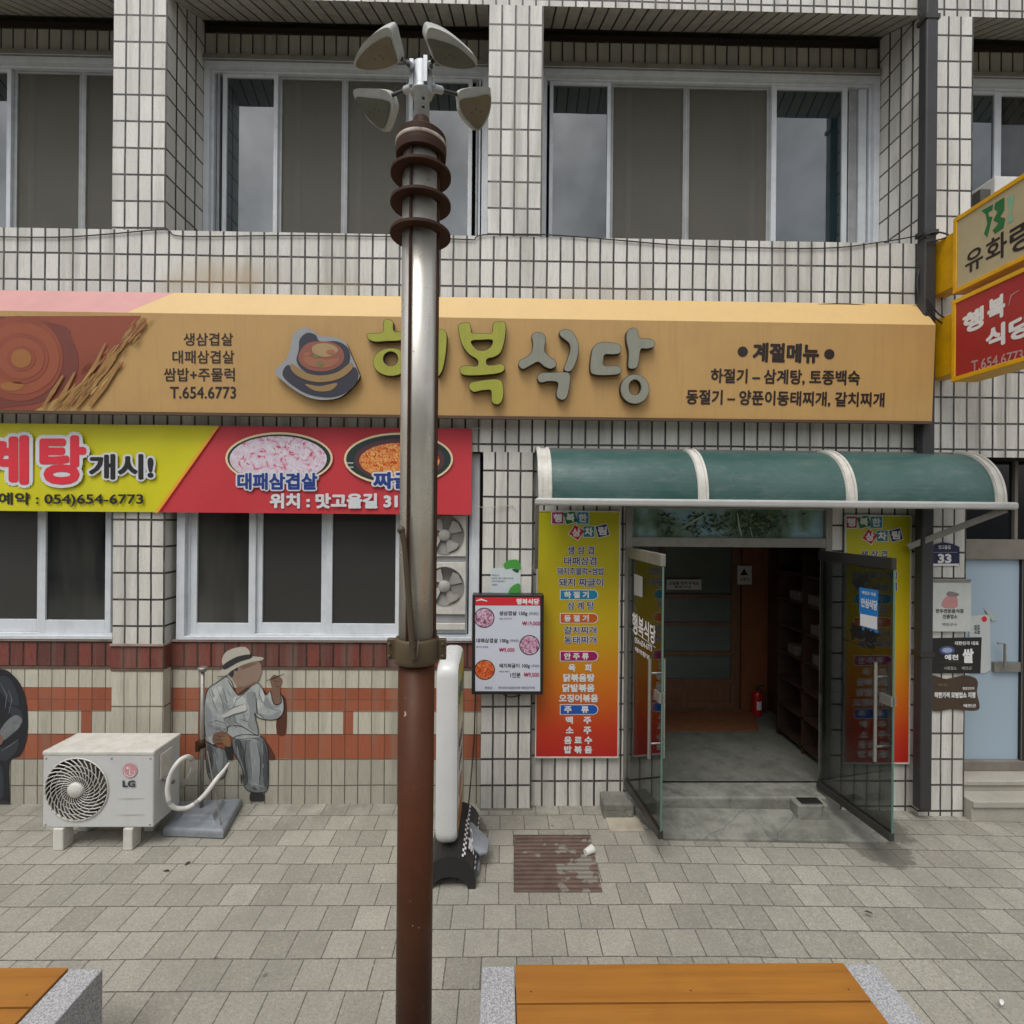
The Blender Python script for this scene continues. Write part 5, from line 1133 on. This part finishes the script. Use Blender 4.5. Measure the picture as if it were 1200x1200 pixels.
q.add([c0+Vector((0, 0, -.02)), c1+Vector((0, 0, -.02)), c2_+Vector((0, 0, -.02)), c3+Vector((0, 0, -.02)), c0+Vector((0, 0, .007)), c1+Vector((0, 0, .007)), c2_+Vector((0, 0, .007)), c3+Vector((0, 0, .007))], [(0, 1, 2, 3), (4, 5, 6, 7), (0, 1, 5, 4), (1, 2, 6, 5), (2, 3, 7, 6), (3, 0, 4, 7)])
tag(q.build('drain_cover', m, bevel=.002, seg=1), 'square rusty drain cover patched with cement in the pavement', 'drain cover')
q = MB(); pcu = WG(690, 997, .03); ax_ = Vector((.8, .5, .05)).normalized()
q.tube([pcu-ax_*.035, pcu+ax_*.035], [.024, .031], 18, 0, True); q.tube([pcu+ax_*.033, pcu+ax_*.037], [.0325, .0325], 18, 0, True)
tag(q.build('paper_cup', mat('white_paper_cup', (.66, .65, .6), .6)), 'white paper cup lying on the corner of the drain cover', 'cup')

# ------------------------------------------------------------------ drainpipe and cables
dy = Yp-.05
dp = thing('drainpipe', 'dark grey square drainpipe running down the tiled wall', 'drainpipe', (X(1090, 500, dy), dy, 0))
q = MB(); xa, xb5 = X(1082, 500, Yp-.1), X(1096, 500, Yp-.1)
q.box(xa, xb5, Yp-.1, Yp-.012, .05, ztop+1.3); q.build('pipe', mat('charcoal_painted_pipe', (.035, .035, .037), .5, dirt=.3, scale=6), dp, bevel=.012)
for zz in (Z(1090, 25, dy), Z(1090, 275, dy), 1.4):
    q = MB(); q.box(xa-.012, xb5+.012, Yp-.106, Yp-.004, zz-.02, zz+.02); q.build('pipe_bracket', M['dark_alu'], dp)
def cable(name, label, pts, r, cat='cable'):
    q = MB(); P3 = [W(x, y, Y) for x, y, Y in pts]; cc = []
    for i in range(len(P3)-1):
        p0_, p1_, p2_, p3_ = P3[max(i-1, 0)], P3[i], P3[i+1], P3[min(i+2, len(P3)-1)]
        for s in range(5):
            t_ = s/5; cc.append(.5*((2*p1_)+(p2_-p0_)*t_+(2*p0_-5*p1_+4*p2_-p3_)*t_*t_+(3*p1_-p0_-3*p2_+p3_)*t_**3))
    cc.append(P3[-1]); q.tube(cc, r, 6); tag(q.build(name, M['blackm']), label, cat)
k_ = Yp-.012
cable('cable', 'thin black cable sagging along the upper sill past the left pilaster', [(-60, 276, k_), (60, 278, k_), (130, 274, k_), (192, 269, k_), (206, 276, k_), (250, 277, k_), (330, 276, k_), (450, 277, k_), (556, 281, k_)], .005)
cable('cable', 'thin black cable along the upper sill from the middle pilaster to the drainpipe', [(556, 281, k_), (568, 275, k_), (640, 275, k_), (720, 281, k_), (810, 288, k_), (960, 291, k_), (1030, 284, k_), (1078, 276, k_), (1086, 276, Yp-.11)], .005)
cable('cable', 'black cable bundle hanging beside the drainpipe above the signboard', [(1086, 276, Yp-.115), (1077, 284, k_-.02), (1080, 300, k_-.02), (1075, 330, k_-.02), (1078, 362, k_-.02)], .012)
cable('cable', 'black cable loop crossing from the drainpipe to the yellow signs', [(1082, 276, Yp-.115), (1098, 272, Yp-.12), (1112, 276, 4.3), (1100, 281, Yp-.12), (1086, 284, Yp-.12)], .007)
cable('cable', 'black cable curving below the upper yellow bracket beside the signboard end', [(1086, 350, Yp-.12), (1100, 368, Yp-.12), (1112, 374, 4.3), (1103, 378, Yp-.12), (1086, 362, Yp-.12)], .006)
cable('cable', 'thin black cable lying along the top edge of the signboard', [(900, 362, k_), (980, 356, k_), (1040, 360, k_), (1080, 358, k_)], .005)

# ------------------------------------------------------------------ projecting box signs
def proj(name, label, ptop, pbot, plate, facemat, fx_, artf, y0br, y1br):
    xs_ = fx_; Yn_, Yfar = 3.15, 4.2
    zt3, zb3 = ptop, pbot
    o = thing(name, label, 'sign', (xs_+.1, 3.7, zb3))
    q = MB(); q.box(xs_, xs_+.2, Yn_, Yfar, zb3, zt3, 0); q.build('box', [M['yellow']], o, bevel=.006)
    q = MB(); fwid = .035; 
    def pb_(y0, y1, z0, z1): q.box(xs_-.012, xs_-.0005, y0, y1, z0, z1)
    pb_(Yn_, Yfar, zt3-fwid, zt3); pb_(Yn_, Yfar, zb3, zb3+fwid); pb_(Yfar-fwid, Yfar, zb3+fwid, zt3-fwid); pb_(Yn_, Yn_+fwid, zb3+fwid, zt3-fwid); q.build('trim', M['yellow'], o, bevel=.003, seg=1)
    q = MB(); q.quad((xs_-.003, Yn_+fwid, zb3+fwid), (xs_-.003, Yfar-fwid, zb3+fwid), (xs_-.003, Yfar-fwid, zt3-fwid), (xs_-.003, Yn_+fwid, zt3-fwid)); q.build('face', facemat, o)
    q = MB(); artf(q, (Vector((xs_-.003, 0, 0)), Vector((-1, 0, 0)))); q.build('lettering', plate, o)
    q = MB(); q.box(xs_+.03, xs_+.17, Yfar+.001, Yp-.003, zb3+.08, zt3-.08); q.build('wall_arm', M['yellow'], o, bevel=.008)
M['yellow'] = mat('yellow_painted_sign_case', lin((214, 160, 8)), .45, dirt=.4, scale=7)
fxs = W(1118, 300, 4.2).x
def Zf(py): return Z(1118, py, 4.2)
gm = [ink('emblem_green', (.02, .14, .04)), ink('emblem_pale_green', (.22, .4, .27)), M['brown_ink'], M['whitei'], ink('dull_pink_ink', (.42, .26, .25))]
def art1(q, P):
    patch(q, [(1150, 247), (1164, 239), (1163, 246), (1158, 249), (1159, 254), (1163, 254), (1157, 278), (1153, 274), (1157, 262), (1155, 251)], P, 0, .002, False)
    patch(q, [(1166, 238), (1177, 231), (1177, 246), (1172, 254), (1178, 256), (1176, 267), (1166, 274), (1163, 270), (1170, 262), (1164, 258), (1169, 248), (1165, 245)], P, 0, .002, False)
    patch(q, [(1180, 232), (1189, 227), (1187, 240), (1185, 252), (1188, 258), (1181, 262), (1183, 247)], P, 1, .002, False)
    txt(q, '유', None, P, 2, .002, .02, quad=[(1131, 298), (1152, 285), (1152, 312), (1131, 322)]); txt(q, '화', None, P, 2, .002, .02, quad=[(1155, 284), (1180, 268), (1180, 300), (1155, 310)]); txt(q, '랑', None, P, 2, .002, .02, quad=[(1183, 268), (1216, 248), (1216, 284), (1183, 300)])
def art2(q, P):
    txt(q, '행', None, P, 3, .002, .05, quad=[(1128, 370), (1153, 357), (1153, 383), (1128, 393)]); txt(q, '복', None, P, 3, .002, .05, quad=[(1157, 353), (1178, 342), (1178, 370), (1157, 379)])
    txt(q, '식', None, P, 3, .002, .05, quad=[(1155, 387), (1178, 376), (1178, 403), (1155, 411)]); txt(q, '당', None, P, 3, .002, .05, quad=[(1182, 377), (1210, 362), (1210, 392), (1182, 401)])
    txt(q, 'T.654.6773', None, P, 4, .002, .02, quad=[(1138, 423), (1199, 409), (1199, 421), (1138, 436)])
    stroke(q, [(1182, 358), (1185, 346), (1194, 340)], 1.5, P, 4, .002)
proj('upper_projecting_sign', 'cream faced yellow box sign projecting above the red one', Zf(257), Zf(345), gm, mat('cream_sign_face', (.42, .36, .22), .4, dirt=.3, scale=3), fxs, art1, 0, 0)
proj('lower_projecting_sign', 'red faced yellow box sign projecting beside the signboard end', Zf(352)-.005, Zf(448), gm, mat('crimson_sign_face', (.34, .015, .02), .4, dirt=.25, scale=3), fxs-.005, art2, 0, 0)

# ------------------------------------------------------------------ small plates on the right pilaster
Yq = Yp-.016; PQ = YP(Yq)
def plate(name, label, outline, mats, artf, cat='sign', d=.014, Y=Yq, smooth=False):
    q = MB(); P = YP(Y); slab(q, [outline], P, -d, 0, 0, 0, smooth=smooth); artf(q, P); return tag(q.build(name, mats), label, cat)
def a33(q, P):
    q.flat([(1093, 660.5), (1124, 660.5), (1124, 663), (1093, 663)], P, 1, .001); txt(q, '33', (1099, 649, 1115, 660), P, 1, .002, .05); txt(q, '맛고을길', (1100, 639, 1114, 643.5), P, 1, .002, .02); q.flat([(1094, 647), (1122, 647), (1122, 647.6), (1094, 647.6)], P, 2, .002)
plate('house_number_plate', 'navy house number plate reading 33 under the canopy brace', [(1093, 640), (1098, 637.5), (1107, 635.5), (1117, 637.5), (1124.5, 641), (1124.5, 663), (1093, 663)], [ink('number_navy', (.012, .014, .06)), M['whitei'], ink('number_line', (.25, .25, .3))], a33)
def acow(q, P):
    patch(q, [(1103, 708), (1108, 700), (1114, 698), (1121, 699), (1122, 711), (1112, 713), (1106, 712)], P, 1, .001); patch(q, [(1110, 698), (1112, 693), (1124, 696), (1120, 699)], P, 2, .0025)
    txt(q, '한우전문음식점', (1096.5, 713.5, 1129, 718.5), P, 3, .002, .03); txt(q, '인증업소', (1105, 720, 1122, 725), P, 3, .002, .03); txt(q, '예천군수', (1104, 730, 1122, 733.5), P, 4, .002, .02)
    q.flat([(1093, 679), (1139, 679), (1137, 683), (1093, 683)], P, 5, .001)
plate('beef_restaurant_sign', 'white framed restaurant sign with pink picture below the house number', [(1093, 679), (1138, 679), (1138, 740), (1093, 740)], [mat('dull_white_plate', (.5, .52, .5), .4, dirt=.3), ink('faded_pink_print', (.46, .22, .21)), ink('faded_grey_print', (.2, .17, .17)), ink('plate_print', (.06, .07, .07)), ink('plate_print_grey', (.2, .2, .2)), M['alu']], acow, d=.03, Y=Yp-.032)
def ablk(q, P):
    txt(q, '대한민국 대표', (1119, 751.5, 1147, 756), P, 1, .002, .03); q.ell(1110, 762, 9, 5, P, 2, .001); q.ell(1110, 762, 6, 3, P, 3, .0025); txt(q, '예천', (1107, 767, 1123, 773.5), P, 1, .003, .04); txt(q, '쌀', (1128, 760, 1141, 777), P, 1, .002, .05)
    txt(q, '사용업소', (1106, 781, 1121, 785), P, 4, .002, .02); txt(q, '예천군', (1127, 781, 1139, 785), P, 4, .002, .02)
    stroke(q, [(1101, 776), (1115, 775.5), (1126, 776)], .6, P, 5, .002)
plate('black_plaque', 'black rice plaque with white writing and blue oval above the wooden one', [(1093, 748), (1150.5, 747), (1149, 789), (1093, 789)], [mat('black_plaque_board', (.012, .012, .012), .35, dirt=.1), M['whitei'], ink('oval_blue', lin((70, 80, 130))), ink('oval_pale', lin((150, 160, 190))), ink('plaque_grey', (.35, .35, .33)), ink('plaque_green', (.08, .1, .05))], ablk)
def abrn(q, P):
    txt(q, '착한가격 모범업소 지정', (1095, 811, 1143, 818), P, 1, .002, .05); txt(q, '행정안전부', (1128, 805, 1142, 808.5), P, 1, .002, .02); txt(q, '예천군', (1129, 825, 1144, 829), P, 1, .002, .03); txt(q, '맛집', (1099, 801, 1110, 804), P, 2, .002, .02)
plate('wooden_plaque', 'brown wooden plaque with wavy edge on the right pilaster', [(1092, 794), (1110, 796), (1130, 792), (1142, 794), (1146, 800), (1145, 812), (1148, 826), (1146, 832), (1136, 833), (1115, 831), (1092, 831)], [mat('carved_brown_wood', (.06, .037, .022), .5, dirt=.5, streak=.4), M['whitei'], ink('carved_tan', (.2, .14, .08))], abrn, smooth=True)
def apap(q, P):
    patch(q, [(1150, 725), (1154, 722), (1157, 726), (1153, 729)], P, 1, .001); txt(q, '맛집', (1142, 732, 1148, 743), P, 2, .002, .02); q.flat([(1153, 713), (1159, 714), (1168, 726), (1163, 728)], P, 3, .0015)
plate('paper_notice', 'taped white paper notice on the frosted door behind the plaques', [(1136, 722), (1160, 720), (1161, 785), (1154, 789), (1136, 789)], [mat('white_paper', (.5, .53, .52), .8, dirt=.2), M['redi'], M['black'], ink('tape', (.38, .42, .4))], apap, cat='notice', d=.002, Y=Yn-.008)

# ------------------------------------------------------------------ things inside the vestibule
q = MB(); a, b = WG(775, 858, zf), WG(889, 857, zf); c_, d_ = WG(884, 833, zf), WG(770, 833, zf)
q.prism([p+Vector((0, 0, .012)) for p in (a, b, c_, d_)], (0, 0, -.011)); tag(q.build('floor_mat', mat('orange_brown_mat', (.26, .1, .04), .85, dirt=.5, scale=9, grain=.3, gscale=150)), 'orange brown floor mat before the inner wooden door', 'mat')
fe = WG(887, 838, zf); fe.y = min(fe.y, yb-.2)
ext = thing('fire_extinguisher', 'red fire extinguisher standing against the wooden panel inside the doorway', 'fire extinguisher', fe)
q = MB(); q.lathe([(0, .0), (.055, .0), (.058, .02), (.058, .24), (.045, .28), (.02, .3), (0, .3)], fe, 24); q.build('cylinder', mat('red_enamel', (.4, .012, .012), .3, dirt=.15), ext)
q = MB(); q.lathe([(0, .29), (.018, .29), (.018, .34), (0, .34)], fe, 14); q.bar(fe+Vector((-.02, 0, .35)), fe+Vector((.08, -.02, .37)), .018, .012); q.tube([fe+Vector((.02, -.01, .32)), fe+Vector((.08, -.04, .28)), fe+Vector((.075, -.05, .12)), fe+Vector((.06, -.05, .08))], .009, 8); q.build('valve', M['blackm'], ext)
q = MB(); q.add([fe+Vector((.0592*math.sin(a), -.0592*math.cos(a), z)) for z in (.08, .18) for a in (-.5, -.25, 0, .25, .5)], [(k, k+1, k+6, k+5) for k in range(4)]); q.build('label_band', M['whitei'], ext)
Pi = YP(yi-.032)
q = MB(); q.flat([(781, 679), (822, 679), (822, 691), (781, 691)], Pi, 0, .003); txt(q, '신발을 벗어 주세요', (784, 681.5, 819, 685.5), Pi, 1, .005, .02); txt(q, '행복식당', (790, 686.5, 810, 689.5), Pi, 1, .005, .02)
tag(q.build('notice_strip', [M['whitei'], M['black']]), 'white notice strip across the inner wooden door', 'notice')
q = MB(); q.flat([(864, 663), (881, 663), (881, 685), (864, 685)], Pi, 0, .004); q.flat([(872, 666), (876.5, 674), (867.5, 674)], Pi, 1, .006); txt(q, '소화기', (867, 677, 878, 681), Pi, 1, .006, .02)
tag(q.build('warning_notice', [M['whitei'], M['black']]), 'white paper with black triangle on the wooden panel', 'notice')
sh = thing('shoe_shelf', 'dark shelf rack along the right side inside the doorway', 'shelf', (rx-.2, 5.3, zf))
q = MB()
for y in (4.7, 5.15, 5.62): q.box(rx-.26, rx-.02, y, y+.03, zf, 2.2)
for k in range(7): q.box(rx-.26, rx-.02, 4.73, 5.62, zf+.06+k*.29, zf+.085+k*.29)
q.build('rack', mat('dark_shelf_wood', (.04, .022, .016), .55), sh)
for k, (y, z, l) in enumerate(((4.85, 1.55, .2), (5.25, 1.84, .18), (4.8, 1.26, .22), (5.3, 1.26, .16), (4.85, 1.84, .25))):
    z_ = zf+.085+round((z-zf-.085)/.29)*.29; q = MB(); q.box(rx-.25, rx-.06, y, y+l, z_+.002, z_+.1)
    tag(q.build('shoe_box', mat('pale_carton', (.1, .085, .07), .7), bevel=.006), 'small pale carton lying on the dark shelf rack', 'box', 'cartons on the shelf rack')

# ------------------------------------------------------------------ painted wall figures
PM = YP(Yw)
mu = thing('wall_mural', 'mural of a seated man in white robe and straw hat holding a pipe', 'mural', (X(290, 940, Yw), Yw, 0))
def mm_(n, c, st=.5, sc=20): return mat(n, c, .65, dirt=st, dirtc=tuple(v*.45 for v in c), scale=sc, streak=.4)
MU = dict(white=mm_('mural_white', (.4, .43, .415), .6), grey=mm_('mural_grey', (.17, .185, .19), .6), skin=ink('mural_skin', (.19, .11, .075)), dark=ink('mural_dark', (.03, .03, .03)), hat=ink('mural_hat', (.45, .43, .36)), shade=ink('mural_shadow_brown', (.09, .03, .018)), brown=ink('mural_brown', (.28, .15, .075)), pale=ink('mural_pale', (.36, .38, .38)), mid=ink('mural_mid_grey', (.26, .28, .285)), face=ink('mural_face', (.27, .19, .145)))
def C3(pts): return [(180+x/4.615, 740+y/4.615) for x, y in pts]
def mp(name, shapes, mats, lines=(), par=mu):
    q = MB()
    for pts, mi, of in shapes: patch(q, C3(pts), PM, mi, of)
    for pts, wd, mi, of in lines: stroke(q, C3(pts), wd/4.615, PM, mi, of)
    return q.build(name, mats, par)
mp('painted_shadow', [([(590, 310), (615, 345), (690, 340), (720, 390), (715, 550), (670, 555), (665, 480), (700, 440)], 0, .0015), ([(560, 560), (590, 570), (640, 640), (660, 690), (620, 690), (610, 620)], 0, .0015)], [MU['shade']])
mp('trousers', [([(285, 600), (330, 620), (385, 640), (402, 700), (385, 780), (350, 800), (300, 790), (283, 700)], 0, .003), ([(425, 585), (470, 560), (540, 560), (590, 575), (616, 640), (622, 760), (615, 855), (575, 872), (520, 866), (490, 835), (485, 760), (460, 700), (435, 660)], 0, .0032)], [MU['grey'], MU['dark'], MU['white']],
   [([(500, 600), (490, 700), (510, 820)], 6, 1, .0045), ([(560, 600), (580, 700), (570, 850)], 5, 1, .0045), ([(530, 640), (535, 740), (530, 840)], 4, 2, .0045), ([(440, 660), (480, 740), (490, 840)], 5, 1, .0045), ([(600, 620), (617, 720), (613, 850)], 5, 1, .0045), ([(470, 590), (520, 580), (570, 600)], 5, 2, .0045)])
mp('shoe', [([(525, 872), (560, 866), (592, 872), (600, 915), (560, 920), (522, 915)], 0, .003)], [MU['dark']])
mp('jacket', [([(390, 245), (340, 278), (295, 310), (276, 380), (275, 480), (280, 585), (330, 612), (345, 560), (395, 545), (405, 512), (480, 515), (565, 560), (545, 445), (560, 462), (600, 476), (660, 476), (700, 440), (702, 375), (685, 332), (690, 385), (650, 392), (630, 320), (605, 345), (580, 292), (545, 280), (500, 320), (460, 345), (440, 320), (420, 270)], 0, .0045), ([(395, 545), (420, 512), (500, 520), (580, 565), (520, 575), (450, 580)], 0, .0047)], [MU['white'], MU['grey'], MU['dark']],
   [([(400, 260), (430, 310), (455, 345)], 6, 2, .006), ([(455, 345), (430, 420), (400, 500)], 4, 1, .006), ([(520, 310), (470, 350), (450, 370)], 5, 1, .006), ([(300, 320), (330, 400), (350, 440)], 4, 1, .006), ([(340, 300), (370, 370), (380, 420)], 4, 1, .006), ([(290, 500), (340, 480), (390, 500)], 5, 1, .006), ([(550, 330), (556, 420), (548, 500)], 5, 1, .006), ([(555, 360), (560, 440), (600, 472)], 5, 2, .006), ([(480, 420), (490, 470), (540, 540)], 4, 1, .006), ([(600, 360), (640, 420), (690, 430)], 4, 1, .006), ([(430, 440), (440, 490), (480, 512)], 5, 1, .006), ([(276, 480), (280, 560), (300, 600)], 4, 2, .006), ([(380, 470), (395, 520), (345, 560)], 5, 1, .006), ([(575, 295), (570, 350), (580, 400)], 3, 1, .006)])
def outline(pts, wd, mi, of): return (catmull(pts, 3)+[pts[0]], wd, mi, of)
JK = [(390, 245), (340, 278), (295, 310), (276, 380), (275, 480), (280, 585), (330, 612), (345, 560), (395, 545), (405, 512), (480, 515), (565, 560), (545, 445), (560, 462), (600, 476), (660, 476), (700, 440), (702, 375), (685, 332), (690, 385), (650, 392), (630, 320), (605, 345), (580, 292), (545, 280), (500, 320), (460, 345), (440, 320), (420, 270)]
TR = [[(285, 600), (330, 620), (385, 640), (402, 700), (385, 780), (350, 800), (300, 790), (283, 700)], [(425, 585), (470, 560), (540, 560), (590, 575), (616, 640), (622, 760), (615, 855), (575, 872), (520, 866), (490, 835), (485, 760), (460, 700), (435, 660)]]
mp('jacket_shading', [([(282, 400), (310, 430), (318, 500), (350, 530), (300, 570), (284, 540)], 0, .0052), ([(380, 380), (420, 430), (450, 480), (420, 505), (390, 490), (372, 430)], 0, .0052), ([(500, 340), (548, 330), (552, 440), (560, 540), (510, 515), (520, 430)], 0, .0053), ([(570, 440), (620, 455), (690, 430), (660, 472), (600, 474)], 0, .0052), ([(610, 350), (640, 395), (680, 400), (640, 420), (600, 400)], 0, .0053), ([(310, 330), (345, 300), (372, 300), (350, 350), (330, 390), (318, 370)], 1, .0054), ([(430, 360), (480, 350), (500, 390), (450, 420)], 1, .0054), ([(585, 310), (600, 360), (580, 420), (562, 400)], 1, .0054)], [MU['mid'], ink('mural_bright', (.5, .52, .5)), MU['dark']], [outline(JK, 4, 2, .0072)])
mp('trouser_shading', [([(440, 600), (470, 590), (500, 680), (510, 800), (495, 830), (480, 720)], 0, .0040), ([(590, 590), (615, 660), (618, 800), (600, 850), (590, 740)], 0, .0040), ([(520, 600), (560, 590), (575, 680), (570, 800), (545, 830), (530, 720)], 1, .0041), ([(290, 620), (320, 640), (318, 740), (295, 760)], 0, .0040), ([(340, 640), (370, 650), (372, 720), (350, 760)], 1, .0041)], [ink('mural_charcoal', (.07, .078, .082)), MU['mid'], MU['dark']], [outline(TR[0], 4, 2, .0056), outline(TR[1], 4, 2, .0058)])
mp('face_shading', [([(455, 300), (500, 295), (550, 270), (540, 288), (505, 303), (464, 330)], 0, .0088), ([(425, 200), (450, 185), (456, 210), (436, 212)], 1, .0095), ([(470, 190), (530, 172), (560, 172), (520, 190), (480, 205)], 0, .0088)], [MU['skin'], MU['dark']])
random.seed(11)
def fold_lines(n, spots, mi_l, off):
    out = []
    for k in range(n):
        x0, y0, x1, y1, dx, dy = random.choice(spots); x = random.uniform(x0, x1); y = random.uniform(y0, y1); l = random.uniform(12, 34)
        out.append(([(x-dx*l, y-dy*l), (x+random.uniform(-4, 4), y+random.uniform(-3, 3)), (x+dx*l, y+dy*l)], random.uniform(2.2, 6.5), random.choice(mi_l), off+k*.00003))
    return out
mp('jacket_folds', [], [MU['grey'], MU['pale'], MU['mid']], fold_lines(34, [(300, 330, 350, 470, .25, .97), (370, 300, 430, 420, .35, .93), (480, 340, 540, 480, -.15, .98), (300, 500, 380, 535, .9, .3), (590, 380, 660, 450, .6, .5), (420, 480, 520, 510, .9, .3), (575, 340, 620, 420, .3, .9)], (0, 1, 2, 2, 2), .0066))
mp('trouser_folds', [], [MU['dark'], MU['pale'], MU['mid']], fold_lines(40, [(450, 600, 510, 800, .12, .98), (530, 620, 605, 840, .05, .99), (300, 650, 380, 750, .2, .95), (520, 790, 600, 850, .8, .4)], (0, 2, 1, 2, 2), .0052))
mp('ribbon_tie', [([(375, 445), (430, 410), (490, 390), (500, 428), (440, 445), (382, 466)], 0, .0095)], [ink('mural_ribbon', (.55, .56, .53)), MU['dark']], [([(376, 447), (430, 412), (490, 391)], 3, 1, .0105), ([(384, 467), (440, 447), (500, 429)], 3, 1, .0105)])
mp('head', [([(400, 225), (425, 200), (500, 165), (560, 158), (582, 190), (580, 235), (555, 280), (510, 300), (462, 332), (450, 300), (420, 250)], 0, .0075), ([(405, 215), (430, 195), (432, 240), (415, 245)], 1, .0085), ([(440, 210), (458, 212), (455, 250), (440, 248)], 0, .009)], [MU['face'], MU['dark']])
mp('hat', [([(340, 228), (376, 198), (369, 160), (385, 118), (430, 92), (490, 83), (518, 105), (528, 132), (590, 140), (586, 156), (540, 163), (470, 186), (420, 214), (390, 238), (348, 239)], 0, .0105), ([(378, 180), (450, 137), (525, 124), (528, 144), (460, 166), (386, 206)], 1, .012)], [MU['hat'], MU['dark']])
mp('hand', [([(638, 300), (630, 262), (645, 238), (662, 236), (695, 258), (692, 285), (684, 320), (690, 370), (680, 392), (652, 388), (640, 345)], 0, .006)], [MU['skin'], MU['dark']], [([(645, 245), (655, 270), (680, 272)], 3, 1, .0075), ([(652, 285), (668, 300), (686, 296)], 2.5, 1, .0075), ([(672, 240), (676, 258)], 2, 1, .0075)])
mp('hand', [([(318, 575), (330, 550), (370, 540), (405, 555), (400, 590), (350, 605), (322, 600)], 0, .0075)], [MU['skin'], MU['dark']], [([(335, 560), (360, 570), (395, 565)], 3, 1, .009), ([(330, 580), (360, 588), (392, 582)], 2.5, 1, .009)])
mp('pipe', [], [MU['dark']], [([(608, 267), (660, 248), (708, 228)], 5, 0, .009)])
mp('folding_fan', [([(365, 570), (405, 560), (418, 615), (395, 622), (372, 600)], 0, .009), ([(385, 620), (420, 615), (428, 690), (400, 686)], 1, .0075)], [MU['brown'], MU['dark']])
mu2 = thing('wall_mural', 'mural of a dark clothed seated figure painted on the wall at the left edge', 'mural', (X(5, 940, Yw), Yw, 0))
q = MB()
patch(q, [(-70, 800), (-40, 786), (0, 784), (14, 790), (26, 806), (32, 830), (32, 862), (24, 885), (12, 892), (11, 920), (10, 944), (-8, 946), (-12, 905), (-60, 900)], PM, 0, .003)
for pts, mi in (([(-10, 800), (6, 792), (18, 806), (22, 826), (12, 824), (2, 812)], 1), ([(10, 828), (24, 832), (26, 846), (16, 842)], 1), ([(-6, 880), (10, 874), (22, 868), (18, 882), (4, 892)], 1), ([(-8, 900), (2, 898), (4, 930), (-4, 936)], 1)): patch(q, pts, PM, mi, .0038)
q.build('dark_clothes', [mm_('mural_navy', (.012, .013, .018)), ink('mural_slate', (.028, .034, .044))], mu2)
q = MB(); patch(q, [(0, 856), (8, 845), (18, 838), (26, 843), (22, 853), (12, 862), (3, 868), (-4, 866)], PM, 0, .0045); patch(q, [(-12, 864), (-2, 858), (4, 868), (-4, 876), (-12, 874)], PM, 1, .006)
for pts in ([(10, 808), (14, 820), (10, 836)], [(0, 800), (8, 815), (6, 830)], [(2, 880), (14, 872), (22, 866)]): stroke(q, pts, 1, PM, 0, .0045)
q.build('sleeve', [MU['grey'], MU['skin']], mu2)
q = MB(); patch(q, [(-10, 942), (6, 938), (14, 944), (14, 949), (-10, 949)], PM, 0, .0045); q.build('shoe', [MU['dark']], mu2)

# ------------------------------------------------------------------ dry leaves on the paving
for k, (px, py, lab) in enumerate(((195, 1021, 'small dark dry leaf on the pavers in front of the outdoor unit'), (220, 1012, 'second dry leaf on the pavers below the flag stand'), (1018, 1070, 'dark dry leaf on the pavers before the open glass door'), (1174, 1175, 'pale scrap of paper on the pavers at the right corner'))):
    c = WG(px, py, .003); a = k*1.3; q = MB(); vs = []
    for t_ in range(10):
        u = t_/9; w_ = .009*math.sin(PI*u)**.7
        for sg in (-1, 1): vs.append(c+Vector(((u-.5)*.05*math.cos(a)-sg*w_*math.sin(a), (u-.5)*.05*math.sin(a)+sg*w_*math.cos(a), .006*math.sin(PI*u)+.002)))
    q.add(vs, [(2*i, 2*i+1, 2*i+3, 2*i+2) for i in range(9)], 0)
    tag(q.build('dry_leaf' if k < 3 else 'paper_scrap', mat('dry_leaf_brown', (.04, .03, .02), .8) if k < 3 else M['whitei']), lab, 'leaf' if k < 3 else 'litter')

# ------------------------------------------------------------------ building across the street, seen as reflections in the panes
ob = thing('opposite_building', 'two storey grey rendered building across the street reflected in the windows', 'building', (0, -9, 0))
q = MB(); q.box(-16, 16, -13, -9, -.1, 6.0); q.build('wall', mat('grey_render', (.2, .19, .17), .8, dirt=.6, scale=1.2), ob)
q = MB(); q.box(-16.3, 16.3, -13, -8.5, 6.001, 6.3); q.build('roof_slab', M['concrete'], ob)
for k in range(7):
    for z in (.9, 3.7):
        q = MB(); q.box(-14+k*4.2, -11.4+k*4.2, -8.99, -8.95, z, z+1.6); q.build('window', M['glass_dark'], ob)

pb_ = W(948, 922, 4.33); q = MB(); q.box(pb_.x-.09, pb_.x+.09, 4.275, 4.37, .1555, .164)
tag(q.build('rubber_pad', M['blackm'], bevel=.003, seg=1), 'small black rubber pad on the cement block beside the step', 'pad')
